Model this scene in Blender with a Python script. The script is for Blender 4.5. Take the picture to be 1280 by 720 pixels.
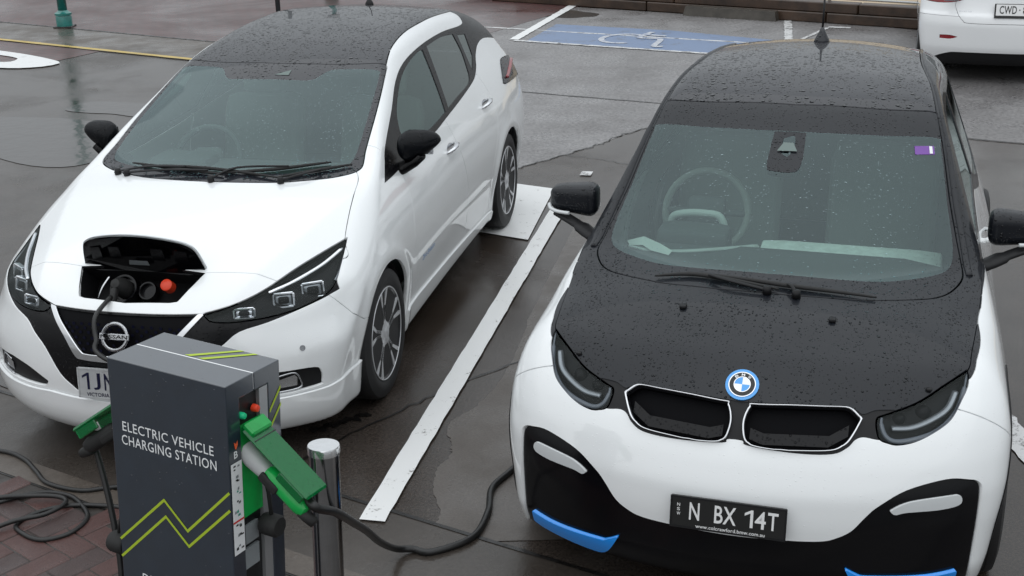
import bpy, math, random
import numpy as np
from mathutils import Vector, Matrix, Euler
random.seed(4); rng = np.random.default_rng(7)
for o in list(bpy.data.objects): bpy.data.objects.remove(o)
scene = bpy.context.scene
# ------------------------------------------------------------------ camera
cam = bpy.data.cameras.new('camera'); camo = bpy.data.objects.new('camera', cam)
scene.collection.objects.link(camo); scene.camera = camo
cam.sensor_width = 36.0; cam.lens = 1606.56/1280*36.0; cam.clip_start = .05; cam.clip_end = 3000
PITCH, ROLL = math.radians(20.726), math.radians(-1.453)
camo.matrix_world = Matrix.Translation((0, 0, 2.7105)) @ Matrix.Rotation(math.pi/2-PITCH, 4, 'X') @ Matrix.Rotation(ROLL, 4, 'Z')
scene.render.resolution_x, scene.render.resolution_y = 1024, 576
# ------------------------------------------------------------------ sky and sun (overcast)
world = bpy.data.worlds.new('World'); scene.world = world; world.use_nodes = True
wn = world.node_tree.nodes; wl = world.node_tree.links; wn.clear()
sky = wn.new('ShaderNodeTexSky'); sky.sky_type = 'NISHITA'; sky.sun_disc = False
SUN_EL, SUN_ROT = math.radians(66), math.radians(215)
sky.sun_elevation = SUN_EL; sky.sun_rotation = SUN_ROT; sky.air_density = 1.6; sky.dust_density = 6.0; sky.ozone_density = 1.0
hs = wn.new('ShaderNodeHueSaturation'); hs.inputs['Saturation'].default_value = .22
bg = wn.new('ShaderNodeBackground'); bg.inputs['Strength'].default_value = .10
# closed cloud cover: the standard overcast distribution, three times brighter overhead than at the horizon
tc = wn.new('ShaderNodeTexCoord'); sp = wn.new('ShaderNodeSeparateXYZ'); wl.new(tc.outputs['Generated'], sp.inputs[0])
mr = wn.new('ShaderNodeMapRange'); wl.new(sp.outputs[2], mr.inputs[0])
for k, v in ((1, 0), (2, 1), (3, 4.6), (4, 13.5)): mr.inputs[k].default_value = v
cl = wn.new('ShaderNodeMix'); cl.data_type = 'RGBA'; cl.blend_type = 'MULTIPLY'; cl.inputs[0].default_value = 1; cl.inputs[6].default_value = (.90, .955, 1, 1)
wl.new(mr.outputs[0], cl.inputs[7])
mxw = wn.new('ShaderNodeMix'); mxw.data_type = 'RGBA'; mxw.inputs[0].default_value = .93
wl.new(sky.outputs[0], hs.inputs['Color']); wl.new(hs.outputs[0], mxw.inputs[6]); wl.new(cl.outputs[2], mxw.inputs[7])
wo = wn.new('ShaderNodeOutputWorld'); wl.new(mxw.outputs[2], bg.inputs[0]); wl.new(bg.outputs[0], wo.inputs[0])
sun = bpy.data.lights.new('sun', 'SUN'); sun.energy = .7; sun.angle = math.radians(130); sun.color = (1, .985, .96)
suno = bpy.data.objects.new('sun', sun); scene.collection.objects.link(suno)
sd = Vector((math.sin(SUN_ROT)*math.cos(SUN_EL), math.cos(SUN_ROT)*math.cos(SUN_EL), math.sin(SUN_EL)))
suno.rotation_euler = sd.to_track_quat('Z', 'Y').to_euler()
vs = scene.view_settings; vs.view_transform = 'Standard'; vs.look = 'None'; vs.exposure = 0.1; vs.gamma = 1.0
try: vs.use_curve_mapping = False
except Exception: pass
scene.render.engine = 'CYCLES'
scene.cycles.max_bounces = 8; scene.cycles.transparent_max_bounces = 12
COL = scene.collection

# ------------------------------------------------------------------ materials
MATS = {}
def nodes(name):
    m = bpy.data.materials.new(name); m.use_nodes = True
    nt = m.node_tree; b = nt.nodes['Principled BSDF']; MATS[name] = m
    return m, nt, b
def N(nt, t, **kw):
    n = nt.nodes.new(t)
    for k, v in kw.items():
        if k in n.inputs.keys(): n.inputs[k].default_value = v
        else: setattr(n, k, v)
    return n
def coords(nt): return nt.nodes.new('ShaderNodeTexCoord').outputs['Object']
def mth(nt, op, a, b=None, clamp=False):
    n = nt.nodes.new('ShaderNodeMath'); n.operation = op; n.use_clamp = clamp
    for i, x in enumerate((a, b)):
        if x is None: continue
        if isinstance(x, (int, float)): n.inputs[i].default_value = x
        else: nt.links.new(x, n.inputs[i])
    return n.outputs[0]
def ramp(nt, fac, stops, interp='LINEAR'):
    r = nt.nodes.new('ShaderNodeValToRGB'); r.color_ramp.interpolation = interp
    e = r.color_ramp.elements
    while len(e) < len(stops): e.new(.5)
    for el, (p, c) in zip(e, stops):
        el.position = p; el.color = (*c, 1) if isinstance(c, tuple) else (c, c, c, 1)
    nt.links.new(fac, r.inputs[0]); return r.outputs[0]
def noise(nt, vec, scale, detail=4, rough=.55, dist=0):
    n = N(nt, 'ShaderNodeTexNoise'); n.inputs['Scale'].default_value = scale; n.inputs['Detail'].default_value = detail
    n.inputs['Roughness'].default_value = rough; n.inputs['Distortion'].default_value = dist
    nt.links.new(vec, n.inputs['Vector']); return n.outputs[0]
def mixc(nt, fac, a, b, mode='MIX'):
    n = nt.nodes.new('ShaderNodeMix'); n.data_type = 'RGBA'; n.blend_type = mode
    for s, x in ((n.inputs[0], fac), (n.inputs[6], a), (n.inputs[7], b)):
        if isinstance(x, (int, float)): s.default_value = x
        elif isinstance(x, tuple): s.default_value = (*x, 1)
        else: nt.links.new(x, s)
    return n.outputs[2]
def scaled(nt, vec, s):
    m = nt.nodes.new('ShaderNodeMapping'); m.inputs['Scale'].default_value = s
    nt.links.new(vec, m.inputs[0]); return m.outputs[0]
def drops(nt, vec, layers):
    """height of beads of rain water: layers of (scale, share of cells wet, radius)"""
    h = None
    patch = ramp(nt, noise(nt, scaled(nt, vec, (9, 1.6, 1.6)), 1.0, 4, .6), [(.36, .35), (.62, 1.5)])   # runs and drier lanes
    for sc, share, rad in layers:
        v = N(nt, 'ShaderNodeTexVoronoi'); v.feature = 'F1'; v.inputs['Scale'].default_value = sc; v.inputs['Randomness'].default_value = 1
        nt.links.new(vec, v.inputs['Vector'])
        sep = nt.nodes.new('ShaderNodeSeparateColor'); nt.links.new(v.outputs['Color'], sep.inputs[0])
        on = mth(nt, 'LESS_THAN', sep.outputs[0], mth(nt, 'MULTIPLY', patch, share))
        r = mth(nt, 'MULTIPLY_ADD', sep.outputs[1], rad*.7); nt.nodes[-1].inputs[2].default_value = rad*.3
        d = mth(nt, 'DIVIDE', v.outputs['Distance'], r)
        dome = mth(nt, 'SQRT', mth(nt, 'MAXIMUM', mth(nt, 'SUBTRACT', 1.0, mth(nt, 'MULTIPLY', d, d)), 0.0))
        x = mth(nt, 'MULTIPLY', mth(nt, 'MULTIPLY', dome, on), mth(nt, 'DIVIDE', r, sc))
        h = x if h is None else mth(nt, 'MAXIMUM', h, x)
    return h
def simple(name, col, rough=.5, metal=0, coat=0, spec=.5, emit=None, es=0, grain=0, gscale=200, var=.0, vscale=6, drop=None, dstr=1.0, coatr=.03, trans=0, cior=1.5):
    m, nt, b = nodes(name)
    b.inputs['Roughness'].default_value = rough; b.inputs['Metallic'].default_value = metal
    b.inputs['Coat Weight'].default_value = coat; b.inputs['Coat Roughness'].default_value = coatr
    b.inputs['Specular IOR Level'].default_value = spec
    b.inputs['Transmission Weight'].default_value = trans; b.inputs['Coat IOR'].default_value = cior
    if emit: b.inputs['Emission Color'].default_value = (*emit, 1); b.inputs['Emission Strength'].default_value = es
    v = coords(nt)
    if var:
        f = noise(nt, v, vscale, 5)
        lo = tuple(c*(1-var) for c in col); hi = tuple(min(1, c*(1+var)) for c in col)
        nt.links.new(ramp(nt, f, [(.3, lo), (.7, hi)]), b.inputs['Base Color'])
    else: b.inputs['Base Color'].default_value = (*col, 1)
    h = None; dist = 0
    if grain:
        bp = N(nt, 'ShaderNodeBump'); bp.inputs['Strength'].default_value = grain; bp.inputs['Distance'].default_value = .002
        nt.links.new(noise(nt, v, gscale, 3), bp.inputs['Height']); nt.links.new(bp.outputs[0], b.inputs['Normal'])
    if drop:
        bp = N(nt, 'ShaderNodeBump'); bp.inputs['Strength'].default_value = dstr; bp.inputs['Distance'].default_value = 1.0
        nt.links.new(drops(nt, v, drop), bp.inputs['Height'])
        nt.links.new(bp.outputs[0], b.inputs['Normal']); nt.links.new(bp.outputs[0], b.inputs['Coat Normal'])
    return m
WET = [(72, .62, .36), (150, .40, .42), (40, .12, .26)]
WETTER = [(80, .80, .46), (36, .75, .42), (22, .25, .32)]
simple('white_paint', (.80, .818, .825), .3, coat=1, cior=1.65, drop=[(130, .22, .36)], dstr=.38)
simple('white_paint_far', (.78, .79, .80), .3, coat=1)
simple('black_paint', (.005, .0065, .010), .5, coat=.44, drop=WET, coatr=.03, spec=.2, dstr=2.2)
simple('black_roof', (.006, .007, .012), .5, coat=.8, drop=WETTER, coatr=.03, spec=.2, dstr=2.6)
simple('piano_black', (.003, .003, .004), .16, spec=.3)
simple('black_plastic', (.008, .008, .009), .5, spec=.3, grain=.2, gscale=400, drop=None)
simple('wet_plastic', (.004, .004, .005), .26, spec=.22, drop=WET)
simple('grille_black', (.002, .002, .003), .6, spec=.08)
simple('grille_stud', (.004, .005, .018), .4, spec=.2)
simple('flap_green', (.006, .27, .075), .12, trans=.6, drop=[(110, .2, .35)])
simple('rubber', (.012, .012, .012), .7, grain=.25, gscale=120)
simple('tyre', (.014, .014, .015), .62, grain=.3, gscale=90)
simple('liner', (.006, .006, .006), .9)
simple('chrome', (.66, .67, .69), .09, metal=1)
simple('satin_chrome', (.55, .56, .58), .22, metal=1)
simple('alloy', (.66, .67, .69), .34, metal=.55)
simple('alloy_dark', (.02, .02, .022), .3, coat=.5)
simple('lamp_chrome', (.75, .77, .80), .12, metal=1)
simple('lamp_black', (.003, .003, .004), .3, spec=.12)
simple('lens_grey', (.30, .32, .34), .2, metal=.6)
simple('light_guide', (.10, .115, .14), .25, coat=.8)
simple('drl_white', (.55, .57, .58), .25, coat=1)
simple('bmw_blue', (.008, .28, .88), .25, coat=1)
simple('badge_blue', (.02, .30, .75), .25, coat=1)
simple('badge_white', (.85, .86, .87), .25, coat=1)
simple('plate_white', (.72, .73, .74), .35)
simple('plate_black', (.008, .008, .008), .4)
simple('plate_navy', (.01, .012, .06), .4)
simple('plate_letters', (.75, .75, .75), .4)
simple('red_lamp', (.22, .004, .010), .2, coat=.6)
simple('red_cap', (.70, .05, .015), .4)
simple('orange_red', (.75, .12, .04), .5)
simple('seat_cloth', (.20, .21, .205), .8, grain=.2, gscale=300)
simple('dash_dark', (.075, .08, .082), .75, grain=.2, gscale=300)
simple('dash_light', (.66, .68, .66), .7, grain=.2, gscale=300, var=.15, vscale=30)
simple('trim_light', (.55, .56, .55), .6)
simple('wheel_grey', (.24, .24, .23), .7)
simple('paper', (.8, .8, .78), .7)
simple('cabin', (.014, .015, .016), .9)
simple('cabin_pale', (.16, .20, .19), .9)
simple('purple', (.17, .06, .32), .5)
simple('station_grey', (.011, .020, .034), .40, coat=1, coatr=.14, cior=1.9, var=.12, vscale=14, grain=.06, gscale=900, drop=[(110, .06, .28)], dstr=.5)
simple('station_black', (.008, .009, .01), .4)
simple('station_steel', (.50, .51, .52), .35, metal=.7)
simple('print_white', (.78, .79, .80), .5)
simple('print_lime', (.38, .50, .03), .5)
simple('print_grey', (.22, .24, .25), .5)
simple('print_teal', (.03, .30, .22), .5)
simple('print_red', (.6, .03, .03), .5)
simple('socket_green', (.008, .34, .065), .28, var=.15, vscale=20)
simple('signal_green', (.01, .50, .22), .3)
simple('plug_grey', (.42, .43, .43), .45)
simple('cable_black', (.010, .010, .010), .42, grain=.1, gscale=200)
simple('steel', (.42, .42, .43), .15, metal=1, grain=.15, gscale=30, var=.15, vscale=9)
simple('wet_steel', (.82, .83, .84), .16, metal=.9, grain=.5, gscale=45)
simple('post_green', (.012, .16, .14), .35, coat=.6, var=.2, vscale=12)
simple('pole_grey', (.10, .11, .115), .35, metal=.5)
simple('galvanised', (.45, .46, .47), .4, metal=.8)
simple('timber', (.045, .026, .016), .35, var=.5, vscale=5, grain=.5, gscale=40)
simple('concrete_block', (.055, .048, .040), .45, var=.35, vscale=8, grain=.4, gscale=60)
def glass(name, tint, refl=1.0, dropl=None, veil=(.92, 1, .98)):
    m = bpy.data.materials.new(name); m.use_nodes = True; nt = m.node_tree; nt.nodes.clear(); MATS[name] = m
    out = N(nt, 'ShaderNodeOutputMaterial'); mx = N(nt, 'ShaderNodeMixShader')
    tr = N(nt, 'ShaderNodeBsdfTransparent'); tr.inputs[0].default_value = (*tint, 1)
    gl = N(nt, 'ShaderNodeBsdfGlossy'); gl.inputs['Color'].default_value = (*veil, 1); gl.inputs['Roughness'].default_value = .03
    fr = N(nt, 'ShaderNodeFresnel'); fr.inputs['IOR'].default_value = 1.5
    fac = mth(nt, 'MULTIPLY', fr.outputs[0], refl, True)
    if dropl:
        bp = N(nt, 'ShaderNodeBump'); bp.inputs['Strength'].default_value = .8; bp.inputs['Distance'].default_value = 1.0
        nt.links.new(drops(nt, coords(nt), dropl), bp.inputs['Height'])
        nt.links.new(bp.outputs[0], gl.inputs['Normal']); nt.links.new(bp.outputs[0], fr.inputs['Normal'])
    nt.links.new(fac, mx.inputs[0]); nt.links.new(tr.outputs[0], mx.inputs[1]); nt.links.new(gl.outputs[0], mx.inputs[2])
    nt.links.new(mx.outputs[0], out.inputs[0]); return m
glass('windscreen', (.66, .82, .77), 1.6, [(110, .22, .36), (50, .08, .25)], (.80, .98, 1))
glass('side_glass', (.60, .76, .71), 1.5, [(120, .10, .3)], (.85, 1, .98))
glass('privacy_glass', (.06, .065, .07), 1.6, [(120, .25, .35)])
glass('lamp_lens', (.92, .94, .95), .4, [(60, .04, .22)])

def m_ground():
    m, nt, b = nodes('asphalt'); v = coords(nt)
    big = noise(nt, v, .35, 5, .6, .6); mid = noise(nt, v, 2.2, 6, .65); fine = noise(nt, v, 75, 4, .8)
    col = ramp(nt, big, [(.30, (.024, .016, .011)), (.50, (.037, .029, .024)), (.70, (.054, .047, .043))])
    col = mixc(nt, .55, col, ramp(nt, mid, [(.3, (.35, .33, .31)), (.7, (.78, .77, .76))]), 'OVERLAY')
    col = mixc(nt, .8, col, ramp(nt, fine, [(.32, (.12, .12, .12)), (.70, (.88, .88, .88))]), 'OVERLAY')
    nt.links.new(col, b.inputs['Base Color'])
    wet = noise(nt, v, .55, 6, .62, .4)
    nt.links.new(ramp(nt, wet, [(.36, .36), (.47, .20), (.54, .11), (.62, .05)]), b.inputs['Roughness'])
    bp = N(nt, 'ShaderNodeBump'); bp.inputs['Distance'].default_value = .003
    nt.links.new(ramp(nt, wet, [(.42, .55), (.56, .22), (.66, .03)]), bp.inputs['Strength'])
    nt.links.new(mth(nt, 'ADD', fine, mth(nt, 'MULTIPLY', noise(nt, v, 22, 4), .6)), bp.inputs['Height'])
    nt.links.new(bp.outputs[0], b.inputs['Normal'])
m_ground()
def m_wet(name, cols, scale, rlo, rhi, bump=.4, bscale=60, fine=.3):
    m, nt, b = nodes(name); v = coords(nt)
    f = noise(nt, v, scale, 6, .62, .3)
    n = len(cols); col = ramp(nt, f, [(.28+.44*i/(n-1), c) for i, c in enumerate(cols)])
    col = mixc(nt, fine, col, ramp(nt, noise(nt, v, bscale, 4, .8), [(.30, (.16,)*3), (.70, (.84,)*3)]), 'OVERLAY')
    nt.links.new(col, b.inputs['Base Color'])
    nt.links.new(ramp(nt, noise(nt, v, scale*1.7, 5, .6), [(.38, rhi), (.62, rlo)]), b.inputs['Roughness'])
    bp = N(nt, 'ShaderNodeBump'); bp.inputs['Distance'].default_value = .003; bp.inputs['Strength'].default_value = bump
    nt.links.new(noise(nt, v, bscale, 4, .65), bp.inputs['Height']); nt.links.new(bp.outputs[0], b.inputs['Normal'])
    return m
m_wet('gutter_concrete', [(.052, .042, .033), (.082, .068, .057), (.11, .094, .080)], 1.2, .15, .5)
m_wet('dry_tarmac', [(.070, .059, .050), (.090, .078, .069), (.11, .099, .091)], 2.0, .22, .5, .45, 110, .4)
m_wet('old_tarmac', [(.125, .118, .117), (.165, .158, .158), (.21, .203, .203)], 1.1, .22, .5, 1.0, 32, 1.0)
m_wet('apron', [(.032, .026, .021), (.050, .042, .036), (.070, .060, .052)], 1.0, .12, .45)
m_wet('sand', [(.42, .33, .22), (.50, .40, .28)], .6, .7, .9)
m_wet('paver', [(.052, .021, .018), (.068, .030, .026), (.084, .043, .038)], 3.0, .22, .5, .5, 130, .5)
m_wet('paver_dark', [(.035, .022, .020), (.048, .028, .026), (.064, .038, .034)], 3.0, .22, .5, .5, 130, .5)
m_wet('paver_bed', [(.025, .02, .017), (.035, .03, .026)], 4.0, .3, .6)
m_wet('yellow_paint', [(.40, .29, .07), (.55, .40, .10)], 4.0, .3, .5)
m_wet('joint', [(.006, .006, .006), (.014, .012, .011)], 8.0, .15, .5)
def m_worn(name, col, under, lo, hi, scale=9):
    m, nt, b = nodes(name); v = coords(nt)
    f = ramp(nt, mth(nt, 'ADD', mth(nt, 'MULTIPLY', noise(nt, v, scale, 6, .75), .7), mth(nt, 'MULTIPLY', noise(nt, v, 70, 3, .7), .3)), [(lo, 0.0), (hi, 1.0)])
    nt.links.new(mixc(nt, f, under, col), b.inputs['Base Color']); b.inputs['Roughness'].default_value = .3
m_worn('road_paint', (.76, .765, .76), (.14, .13, .12), .35, .42, 9)
m_worn('blue_paint', (.115, .18, .315), (.07, .075, .09), .36, .46, 3)
m_worn('worn_white', (.62, .62, .62), (.065, .06, .057), .42, .50)
m_worn('thin_white', (.50, .52, .55), (.08, .12, .26), .40, .52)
def m_plaza():
    m, nt, b = nodes('plaza_brick'); v = coords(nt)
    br = N(nt, 'ShaderNodeTexBrick'); br.inputs['Scale'].default_value = 1.0
    br.inputs['Brick Width'].default_value = .23; br.inputs['Row Height'].default_value = .115; br.inputs['Mortar Size'].default_value = .008
    br.inputs['Color1'].default_value = (.066, .026, .024, 1); br.inputs['Color2'].default_value = (.085, .038, .036, 1); br.inputs['Mortar'].default_value = (.032, .026, .025, 1)
    nt.links.new(v, br.inputs['Vector'])
    col = mixc(nt, .6, br.outputs[0], ramp(nt, noise(nt, v, .7, 5, .6), [(.3, (.32,)*3), (.7, (.66,)*3)]), 'OVERLAY')
    nt.links.new(col, b.inputs['Base Color'])
    nt.links.new(ramp(nt, noise(nt, v, .45, 5, .6, .4), [(.42, .42), (.55, .25), (.64, .08)]), b.inputs['Roughness'])
    bp = N(nt, 'ShaderNodeBump'); bp.inputs['Strength'].default_value = .25; bp.inputs['Distance'].default_value = .004
    nt.links.new(br.outputs['Fac'], bp.inputs['Height']); bp.invert = True; nt.links.new(bp.outputs[0], b.inputs['Normal'])
m_plaza()
def m_puddle():
    m, nt, b = nodes('puddle_water')
    b.inputs['Base Color'].default_value = (.055, .05, .047, 1); b.inputs['Roughness'].default_value = .13; b.inputs['Specular IOR Level'].default_value = .6
    bp = N(nt, 'ShaderNodeBump'); bp.inputs['Strength'].default_value = .35; bp.inputs['Distance'].default_value = .01
    nt.links.new(noise(nt, coords(nt), 6, 2), bp.inputs['Height']); nt.links.new(bp.outputs[0], b.inputs['Normal'])
m_puddle()

# ------------------------------------------------------------------ object helpers
def link(o, parent=None):
    COL.objects.link(o)
    if parent is not None: o.parent = parent
    return o
def tag(o, label=None, cat=None, group=None, kind=None):
    for k, v in (('label', label), ('category', cat), ('group', group), ('kind', kind)):
        if v: o[k] = v
    return o
def empty(name, loc=(0, 0, 0), rot=(0, 0, 0)):
    o = bpy.data.objects.new(name, None); o.location = loc; o.rotation_euler = rot; o.empty_display_size = .1
    return link(o)
def mesh(name, V, F, mat, parent=None, smooth=True, normals=None, uvn=None):
    me = bpy.data.meshes.new(name)
    V = np.asarray(V, float)
    me.from_pydata(V.tolist(), [], [tuple(int(i) for i in f) for f in F] if not isinstance(F, np.ndarray) else F.tolist())
    me.update()
    if smooth: me.polygons.foreach_set('use_smooth', np.ones(len(me.polygons), bool))
    if normals is not None: me.normals_split_custom_set_from_vertices(np.asarray(normals, float).tolist())
    me.materials.append(MATS[mat])
    return link(bpy.data.objects.new(name, me), parent)
class MB:
    """collects boxes, tubes and lathed pieces into one mesh"""
    def __init__(s): s.V = []; s.F = []
    def add(s, V, F):
        b = len(s.V); s.V += [tuple(map(float, v)) for v in V]; s.F += [tuple(i+b for i in f) for f in F]; return s
    def box(s, c, size, M=None, bev=0.0):
        x, y, z = (k/2 for k in size); b = min(bev, x*.9, y*.9, z*.9)
        if b > 0:
            V = []
            for sx in (-1, 1):
                for sy in (-1, 1):
                    for sz in (-1, 1):
                        V += [(sx*x, sy*(y-b), sz*(z-b)), (sx*(x-b), sy*y, sz*(z-b)), (sx*(x-b), sy*(y-b), sz*z)]
            import itertools
            ix = lambda sx, sy, sz, k: (4*(sx > 0)+2*(sy > 0)+(sz > 0))*3+k
            F = []
            q = [(-1, -1), (1, -1), (1, 1), (-1, 1)]
            for sg in (-1, 1):
                f0 = [ix(sg, a, b_, 0) for a, b_ in q]; f1 = [ix(a, sg, b_, 1) for a, b_ in q]; f2 = [ix(a, b_, sg, 2) for a, b_ in q]
                F += [f0 if sg > 0 else f0[::-1], f1[::-1] if sg > 0 else f1, f2 if sg > 0 else f2[::-1]]
            for a in (-1, 1):
                for b_ in (-1, 1):
                    e0 = [ix(-1, a, b_, 1), ix(1, a, b_, 1), ix(1, a, b_, 2), ix(-1, a, b_, 2)]
                    e1 = [ix(a, -1, b_, 0), ix(a, 1, b_, 0), ix(a, 1, b_, 2), ix(a, -1, b_, 2)]
                    e2 = [ix(a, b_, -1, 0), ix(a, b_, 1, 0), ix(a, b_, 1, 1), ix(a, b_, -1, 1)]
                    F += [e0 if a*b_ > 0 else e0[::-1], e1[::-1] if a*b_ > 0 else e1, e2 if a*b_ > 0 else e2[::-1]]
                    for c_ in (-1, 1):
                        t = [ix(a, b_, c_, 0), ix(a, b_, c_, 1), ix(a, b_, c_, 2)]
                        F.append(t if a*b_*c_ > 0 else t[::-1])
        else:
            V = [(-x, -y, -z), (x, -y, -z), (x, y, -z), (-x, y, -z), (-x, -y, z), (x, -y, z), (x, y, z), (-x, y, z)]
            F = [(3, 2, 1, 0), (4, 5, 6, 7), (0, 1, 5, 4), (1, 2, 6, 5), (2, 3, 7, 6), (3, 0, 4, 7)]
        V = [Vector(v) for v in V]
        if M is not None: V = [M @ v for v in V]
        return s.add([v+Vector(c) for v in V], F)
    def tube(s, path, r, n=10, caps=True, flat=None):
        P = [Vector(p) for p in path]; m = len(P)
        rr = r if hasattr(r, '__len__') else [r]*m
        T = [(P[min(i+1, m-1)]-P[max(i-1, 0)]).normalized() for i in range(m)]
        up = Vector((0, 0, 1)) if abs(T[0].z) < .9 else Vector((1, 0, 0))
        a = T[0].cross(up).normalized(); V = []; F = []
        for i in range(m):
            a = (a-T[i]*a.dot(T[i])).normalized(); b = T[i].cross(a)
            for k in range(n):
                t = 2*math.pi*k/n; V.append(P[i]+(a*math.cos(t)+b*math.sin(t)*(flat or 1))*rr[i])
        for i in range(m-1):
            for k in range(n): F.append((i*n+k, i*n+(k+1) % n, (i+1)*n+(k+1) % n, (i+1)*n+k))
        if caps: F += [tuple(range(n))[::-1], tuple(range((m-1)*n, m*n))]
        return s.add(V, F)
    def lathe(s, prof, c=(0, 0, 0), axis='z', n=32, M=None):
        """prof: (radius, height along the axis)"""
        V = []; F = []; m = len(prof)
        for r, h in prof:
            for k in range(n):
                t = 2*math.pi*k/n; x, y = r*math.cos(t), r*math.sin(t)
                V.append(Vector({'z': (x, y, h), 'x': (h, x, y), 'y': (y, h, x)}[axis]))
        for i in range(m-1):
            for k in range(n): F.append((i*n+k, i*n+(k+1) % n, (i+1)*n+(k+1) % n, (i+1)*n+k))
        if prof[0][0] > 1e-4: F.append(tuple(range(n))[::-1])
        if prof[-1][0] > 1e-4: F.append(tuple(range((m-1)*n, m*n)))
        if M is not None: V = [M @ v for v in V]
        return s.add([v+Vector(c) for v in V], F)
    def prism(s, poly, fn, d0, d1):
        """poly: 2D outline; fn(a,b,d)->3D"""
        n = len(poly); V = [fn(a, b, d0) for a, b in poly]+[fn(a, b, d1) for a, b in poly]
        F = [tuple(range(n))[::-1], tuple(range(n, 2*n))]+[(i, (i+1) % n, n+(i+1) % n, n+i) for i in range(n)]
        return s.add(V, F)
    def build(s, name, mat, parent=None, smooth=False, auto=None):
        o = mesh(name, s.V, s.F, mat, parent, smooth)
        import bmesh
        bm = bmesh.new(); bm.from_mesh(o.data); bmesh.ops.recalc_face_normals(bm, faces=bm.faces); bm.to_mesh(o.data); bm.free()
        if auto is not None:
            o.data.polygons.foreach_set('use_smooth', np.ones(len(o.data.polygons), bool))
            o.data.set_sharp_from_angle(angle=math.radians(auto))
        return o
def smooth_path(pts, n=8):
    P = [np.array(p, float) for p in pts]; out = []
    for i in range(len(P)-1):
        p0, p1, p2, p3 = P[max(i-1, 0)], P[i], P[i+1], P[min(i+2, len(P)-1)]
        for k in range(n):
            t = k/n; out.append(.5*(2*p1+(p2-p0)*t+(2*p0-5*p1+4*p2-p3)*t*t+(3*p1-p0-3*p2+p3)*t**3))
    out.append(P[-1]); return [tuple(q) for q in out]
def sm(pts, sharp=(), n=5, closed=True):
    """outline smoothed between the corners listed in sharp"""
    P = [np.array(p, float) for p in pts]; m = len(P); out = []
    for i in range(m if closed else m-1):
        p1, p2 = P[i], P[(i+1) % m]
        p0 = p1 if i in sharp else P[i-1]; p3 = p2 if (i+1) % m in sharp else P[(i+2) % m]
        for k in range(n):
            t = k/n; out.append(.5*(2*p1+(p2-p0)*t+(2*p0-5*p1+4*p2-p3)*t*t+(3*p1-p0-3*p2+p3)*t**3))
    return [tuple(q) for q in out]
def text_mesh(txt, size, bold=0.0, spacing=1.0, align='LEFT'):
    """flat lettering outline as (V,F) in the xy plane"""
    c = bpy.data.curves.new('lettering', 'FONT'); c.body = txt; c.size = size; c.offset = bold; c.space_character = spacing; c.align_x = align; c.resolution_u = 3
    o = bpy.data.objects.new('lettering', c); COL.objects.link(o)
    dg = bpy.context.evaluated_depsgraph_get(); me = bpy.data.meshes.new_from_object(o.evaluated_get(dg))
    V = [tuple(v.co) for v in me.vertices]; F = [tuple(p.vertices) for p in me.polygons]
    bpy.data.objects.remove(o); bpy.data.curves.remove(c); bpy.data.meshes.remove(me)
    return V, F
def fit_text(txt, w, h, bold=0.0, spacing=1.0, xy=(0, 0)):
    """lettering scaled to fill the rectangle w x h with its lower left corner at xy"""
    if txt == '1': V, F = [(.46, 0, 0), (.64, 0, 0), (.64, 1, 0), (.50, 1, 0), (.10, .80, 0), (.10, .66, 0), (.46, .82, 0)], [(0, 1, 2, 3, 6), (3, 4, 5, 6)]
    else: V, F = text_mesh(txt, 1, bold, spacing)
    A = np.array(V); lo, hi = A.min(0), A.max(0)
    A = (A-lo)/np.maximum(hi-lo, 1e-6)*np.array([w, h, 0])+np.array([xy[0], xy[1], 0]); return A, F
def rbox(c, size, r, n=6, M=None):
    """rounded cushion-like box"""
    V = []; F = []; s = np.array(size)/2; r = min(r, s.min()*.98)
    for ax in range(3):
        for sg in (-1, 1):
            b = len(V)
            for i in range(n+1):
                for j in range(n+1):
                    p = np.zeros(3); p[ax] = sg; p[(ax+1) % 3] = -1+2*i/n; p[(ax+2) % 3] = -1+2*j/n
                    q = p*s; core = np.clip(q, -(s-r), s-r); d = q-core; L = np.linalg.norm(d)
                    V.append(core+d/max(L, 1e-9)*r)
            for i in range(n):
                for j in range(n):
                    f = (b+i*(n+1)+j, b+(i+1)*(n+1)+j, b+(i+1)*(n+1)+j+1, b+i*(n+1)+j+1); F.append(f if sg > 0 else f[::-1])
    V = [Vector(v) for v in V]
    if M is not None: V = [M @ v for v in V]
    return [v+Vector(c) for v in V], F
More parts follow.
